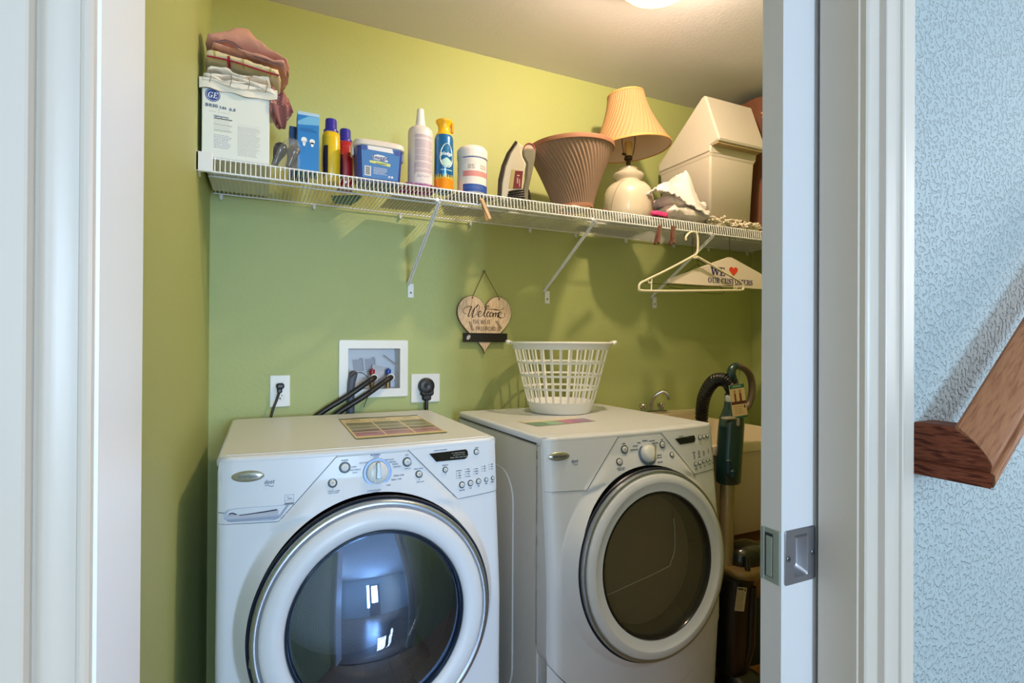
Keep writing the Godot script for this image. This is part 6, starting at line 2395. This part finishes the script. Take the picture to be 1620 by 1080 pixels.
	st = S()
	quv(st, [V(-0.0165, -0.040, 0.0), V(0.0165, -0.040, 0.0), V(0.0165, 0.040, 0.0), V(-0.0165, 0.040, 0.0)], [Vector2(0, 1), Vector2(1, 1), Vector2(1, 0), Vector2(0, 0)])
	obj("rating_label", st, printed("vacuum_label", im, 0.5), can, R(ry(-22.0) * rz(-7.0), V(-0.072, 0.372, 0.0735)))
	st = S()
	loft(st, [oval(0.085, 0.10, 0.0, 32, 3.0, Vector2(-0.01, 0.05)), oval(0.09, 0.105, 0.02, 32, 3.0, Vector2(-0.01, 0.05)), oval(0.075, 0.085, 0.07, 32, 3.0, Vector2(-0.015, 0.04)), oval(0.045, 0.05, 0.105, 32, 3.0, Vector2(-0.04, 0.01))])
	obj("floor_head", st, m("vacuum_black"), t)
	# swing tag hung from the handle
	t = thing("swing_tag", "folded cardboard swing tag in green and cream hanging from the vacuum handle", "tag", V(1.508, 0.97, -1.337), -0.35)
	im = Image.create(96, 224, false, Image.FORMAT_RGB8)
	im.fill(c8(206, 180, 132))
	im.fill_rect(Rect2i(0, 0, 96, 26), c8(34, 92, 72))
	im.fill_rect(Rect2i(20, 9, 56, 7), c8(150, 176, 140))
	im.fill_rect(Rect2i(24, 36, 12, 76), c8(112, 62, 44))
	im.fill_rect(Rect2i(58, 36, 14, 76), c8(104, 58, 44))
	im.fill_rect(Rect2i(26, 36, 8, 24), c8(178, 150, 96))
	im.fill_rect(Rect2i(61, 36, 8, 24), c8(178, 150, 96))
	im.fill_rect(Rect2i(0, 112, 96, 20), c8(86, 44, 36))
	small_print(im, 16, 146, 60, 50, 14, 4, c8(150, 116, 76), 5)
	im.fill_rect(Rect2i(80, 140, 8, 20), c8(60, 40, 30))
	im.fill_rect(Rect2i(0, 210, 96, 14), c8(30, 86, 66))
	st = S()
	prism(st, P2([-0.027, 0.0, 0.027, 0.0, 0.027, 0.118, -0.027, 0.118]), -0.0008, 0.0008, 0.0)
	obj("tag_card", st, m("tag_card", c8(206, 184, 140), 0.6), t, R(rz(8.0), V(0.002, 0.0, 0)))
	st = S()
	quv(st, [V(-0.0265, 0.0, 0.0014), V(0.0265, 0.0, 0.0014), V(0.0265, 0.1175, 0.0014), V(-0.0265, 0.1175, 0.0014)], [Vector2(0, 1), Vector2(1, 1), Vector2(1, 0), Vector2(0, 0)])
	obj("tag_print", st, printed("tag_print", im, 0.5), t, R(rz(8.0), V(0.002, 0.0, 0)))
	tubed("tag_string", smooth([V(-0.012, 0.114, 0.001), V(0.0, 0.135, -0.01), V(0.012, 0.160, -0.025), V(0.008, 0.172, -0.034)], 4), 0.0009, 5, m("string_green", c8(70, 84, 50), 0.8), t)


# ------------------------------------------------------------------ handrail on the blue wall
func build_handrail() -> void:
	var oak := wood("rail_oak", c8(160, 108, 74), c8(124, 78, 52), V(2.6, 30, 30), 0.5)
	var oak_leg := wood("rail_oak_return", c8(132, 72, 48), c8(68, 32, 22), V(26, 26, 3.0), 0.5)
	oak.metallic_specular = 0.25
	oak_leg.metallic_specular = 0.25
	var t := thing("stair_handrail", "stained oak handrail sloping up the blue wall with a mitred return", "handrail", V(0.882, 1.034, -0.462))
	# profile in z (from the wall) and y; swept up the slope with plumb ends
	var prof := P2([0.050, 0.0, 0.094, 0.002, 0.0965, 0.006, 0.0965, 0.018, 0.0945, 0.0205, 0.0915, 0.0215, 0.0925, 0.0245, 0.0935, 0.029, 0.092, 0.035, 0.087, 0.044, 0.080, 0.0535, 0.070, 0.064, 0.058, 0.075, 0.0545, 0.0775, 0.051, 0.077, 0.0495, 0.073])
	var slope := 0.82
	var st := S()
	sg += 1
	var rings := []
	var tilt := atan(slope)
	var back := Basis(Vector3.BACK, -tilt)
	for x in [0.0, 0.3, 0.6]:
		var ring := []
		for p in prof:
			ring.append(back * V(x, p.y + slope * x, p.x))
		rings.append(ring)
	st.set_smooth_group(-1)
	for i in 2:
		for k in prof.size():
			var k1 := (k + 1) % prof.size()
			if k >= 6 and k < 12:
				st.set_smooth_group(sg)
			else:
				st.set_smooth_group(-1)
			quad(st, rings[i][k1], rings[i][k], rings[i + 1][k], rings[i + 1][k1])
	st.set_smooth_group(-1)
	var idx := Geometry2D.triangulate_polygon(PackedVector2Array(prof))
	for e in [[0, back * V(-1, 0, 0)], [2, back * V(1, 0, 0)]]:
		for q in range(0, idx.size(), 3):
			facing(st, [rings[e[0]][idx[q]], rings[e[0]][idx[q + 1]], rings[e[0]][idx[q + 2]]], e[1])
	obj("rail", st, oak, t, R(Basis(Vector3.BACK, tilt), Vector3.ZERO))
	# return to the wall: its outer side is moulded, running along z, mitred into the rail's end
	st = S()
	var side := P2([0.0, 0.0775, -0.0015, 0.075, -0.002, 0.060, -0.0025, 0.050, -0.0015, 0.0445, -0.0035, 0.040, -0.0045, 0.030, -0.003, 0.0235, -0.001, 0.0215, -0.0045, 0.0195, -0.0045, 0.001])
	var front_z := func(y: float) -> float:
		for i in range(prof.size() - 2, 0, -1):
			var a: Vector2 = prof[i + 1]
			var b: Vector2 = prof[i]
			if y <= maxf(a.y, b.y) and y >= minf(a.y, b.y) and absf(a.y - b.y) > 1e-5:
				return lerpf(a.x, b.x, (y - a.y) / (b.y - a.y))
		return 0.094
	for i in side.size() - 1:
		var a: Vector2 = side[i]
		var b: Vector2 = side[i + 1]
		var za: float = front_z.call(minf(a.y, 0.0765))
		var zb: float = front_z.call(minf(b.y, 0.0765))
		facing(st, [V(a.x, a.y, 0.0), V(b.x, b.y, 0.0), V(b.x, b.y, zb), V(a.x, a.y, za)], V(-1, 0.2, 0))
	# top, bottom and inner side of the return
	facing(st, [V(0, 0.0775, 0.0), V(0.05, 0.0775, 0.0), V(0.05, 0.0775, 0.056), V(0, 0.0775, 0.056)], V(0, 1, 0))
	facing(st, [V(-0.0045, 0.001, 0.0), V(0.05, 0.001, 0.0), V(0.05, 0.001, 0.050), V(-0.0045, 0.001, 0.050)], V(0, -1, 0))
	facing(st, [V(-0.0045, 0.001, 0.050), V(0.0, 0.001, 0.050), V(0.0, 0.001, 0.096), V(-0.0045, 0.001, 0.096)], V(0, -1, 0))
	facing(st, [V(0.05, 0.001, 0.0), V(0.05, 0.0775, 0.0), V(0.05, 0.0775, 0.050), V(0.05, 0.001, 0.050)], V(1, 0, 0))
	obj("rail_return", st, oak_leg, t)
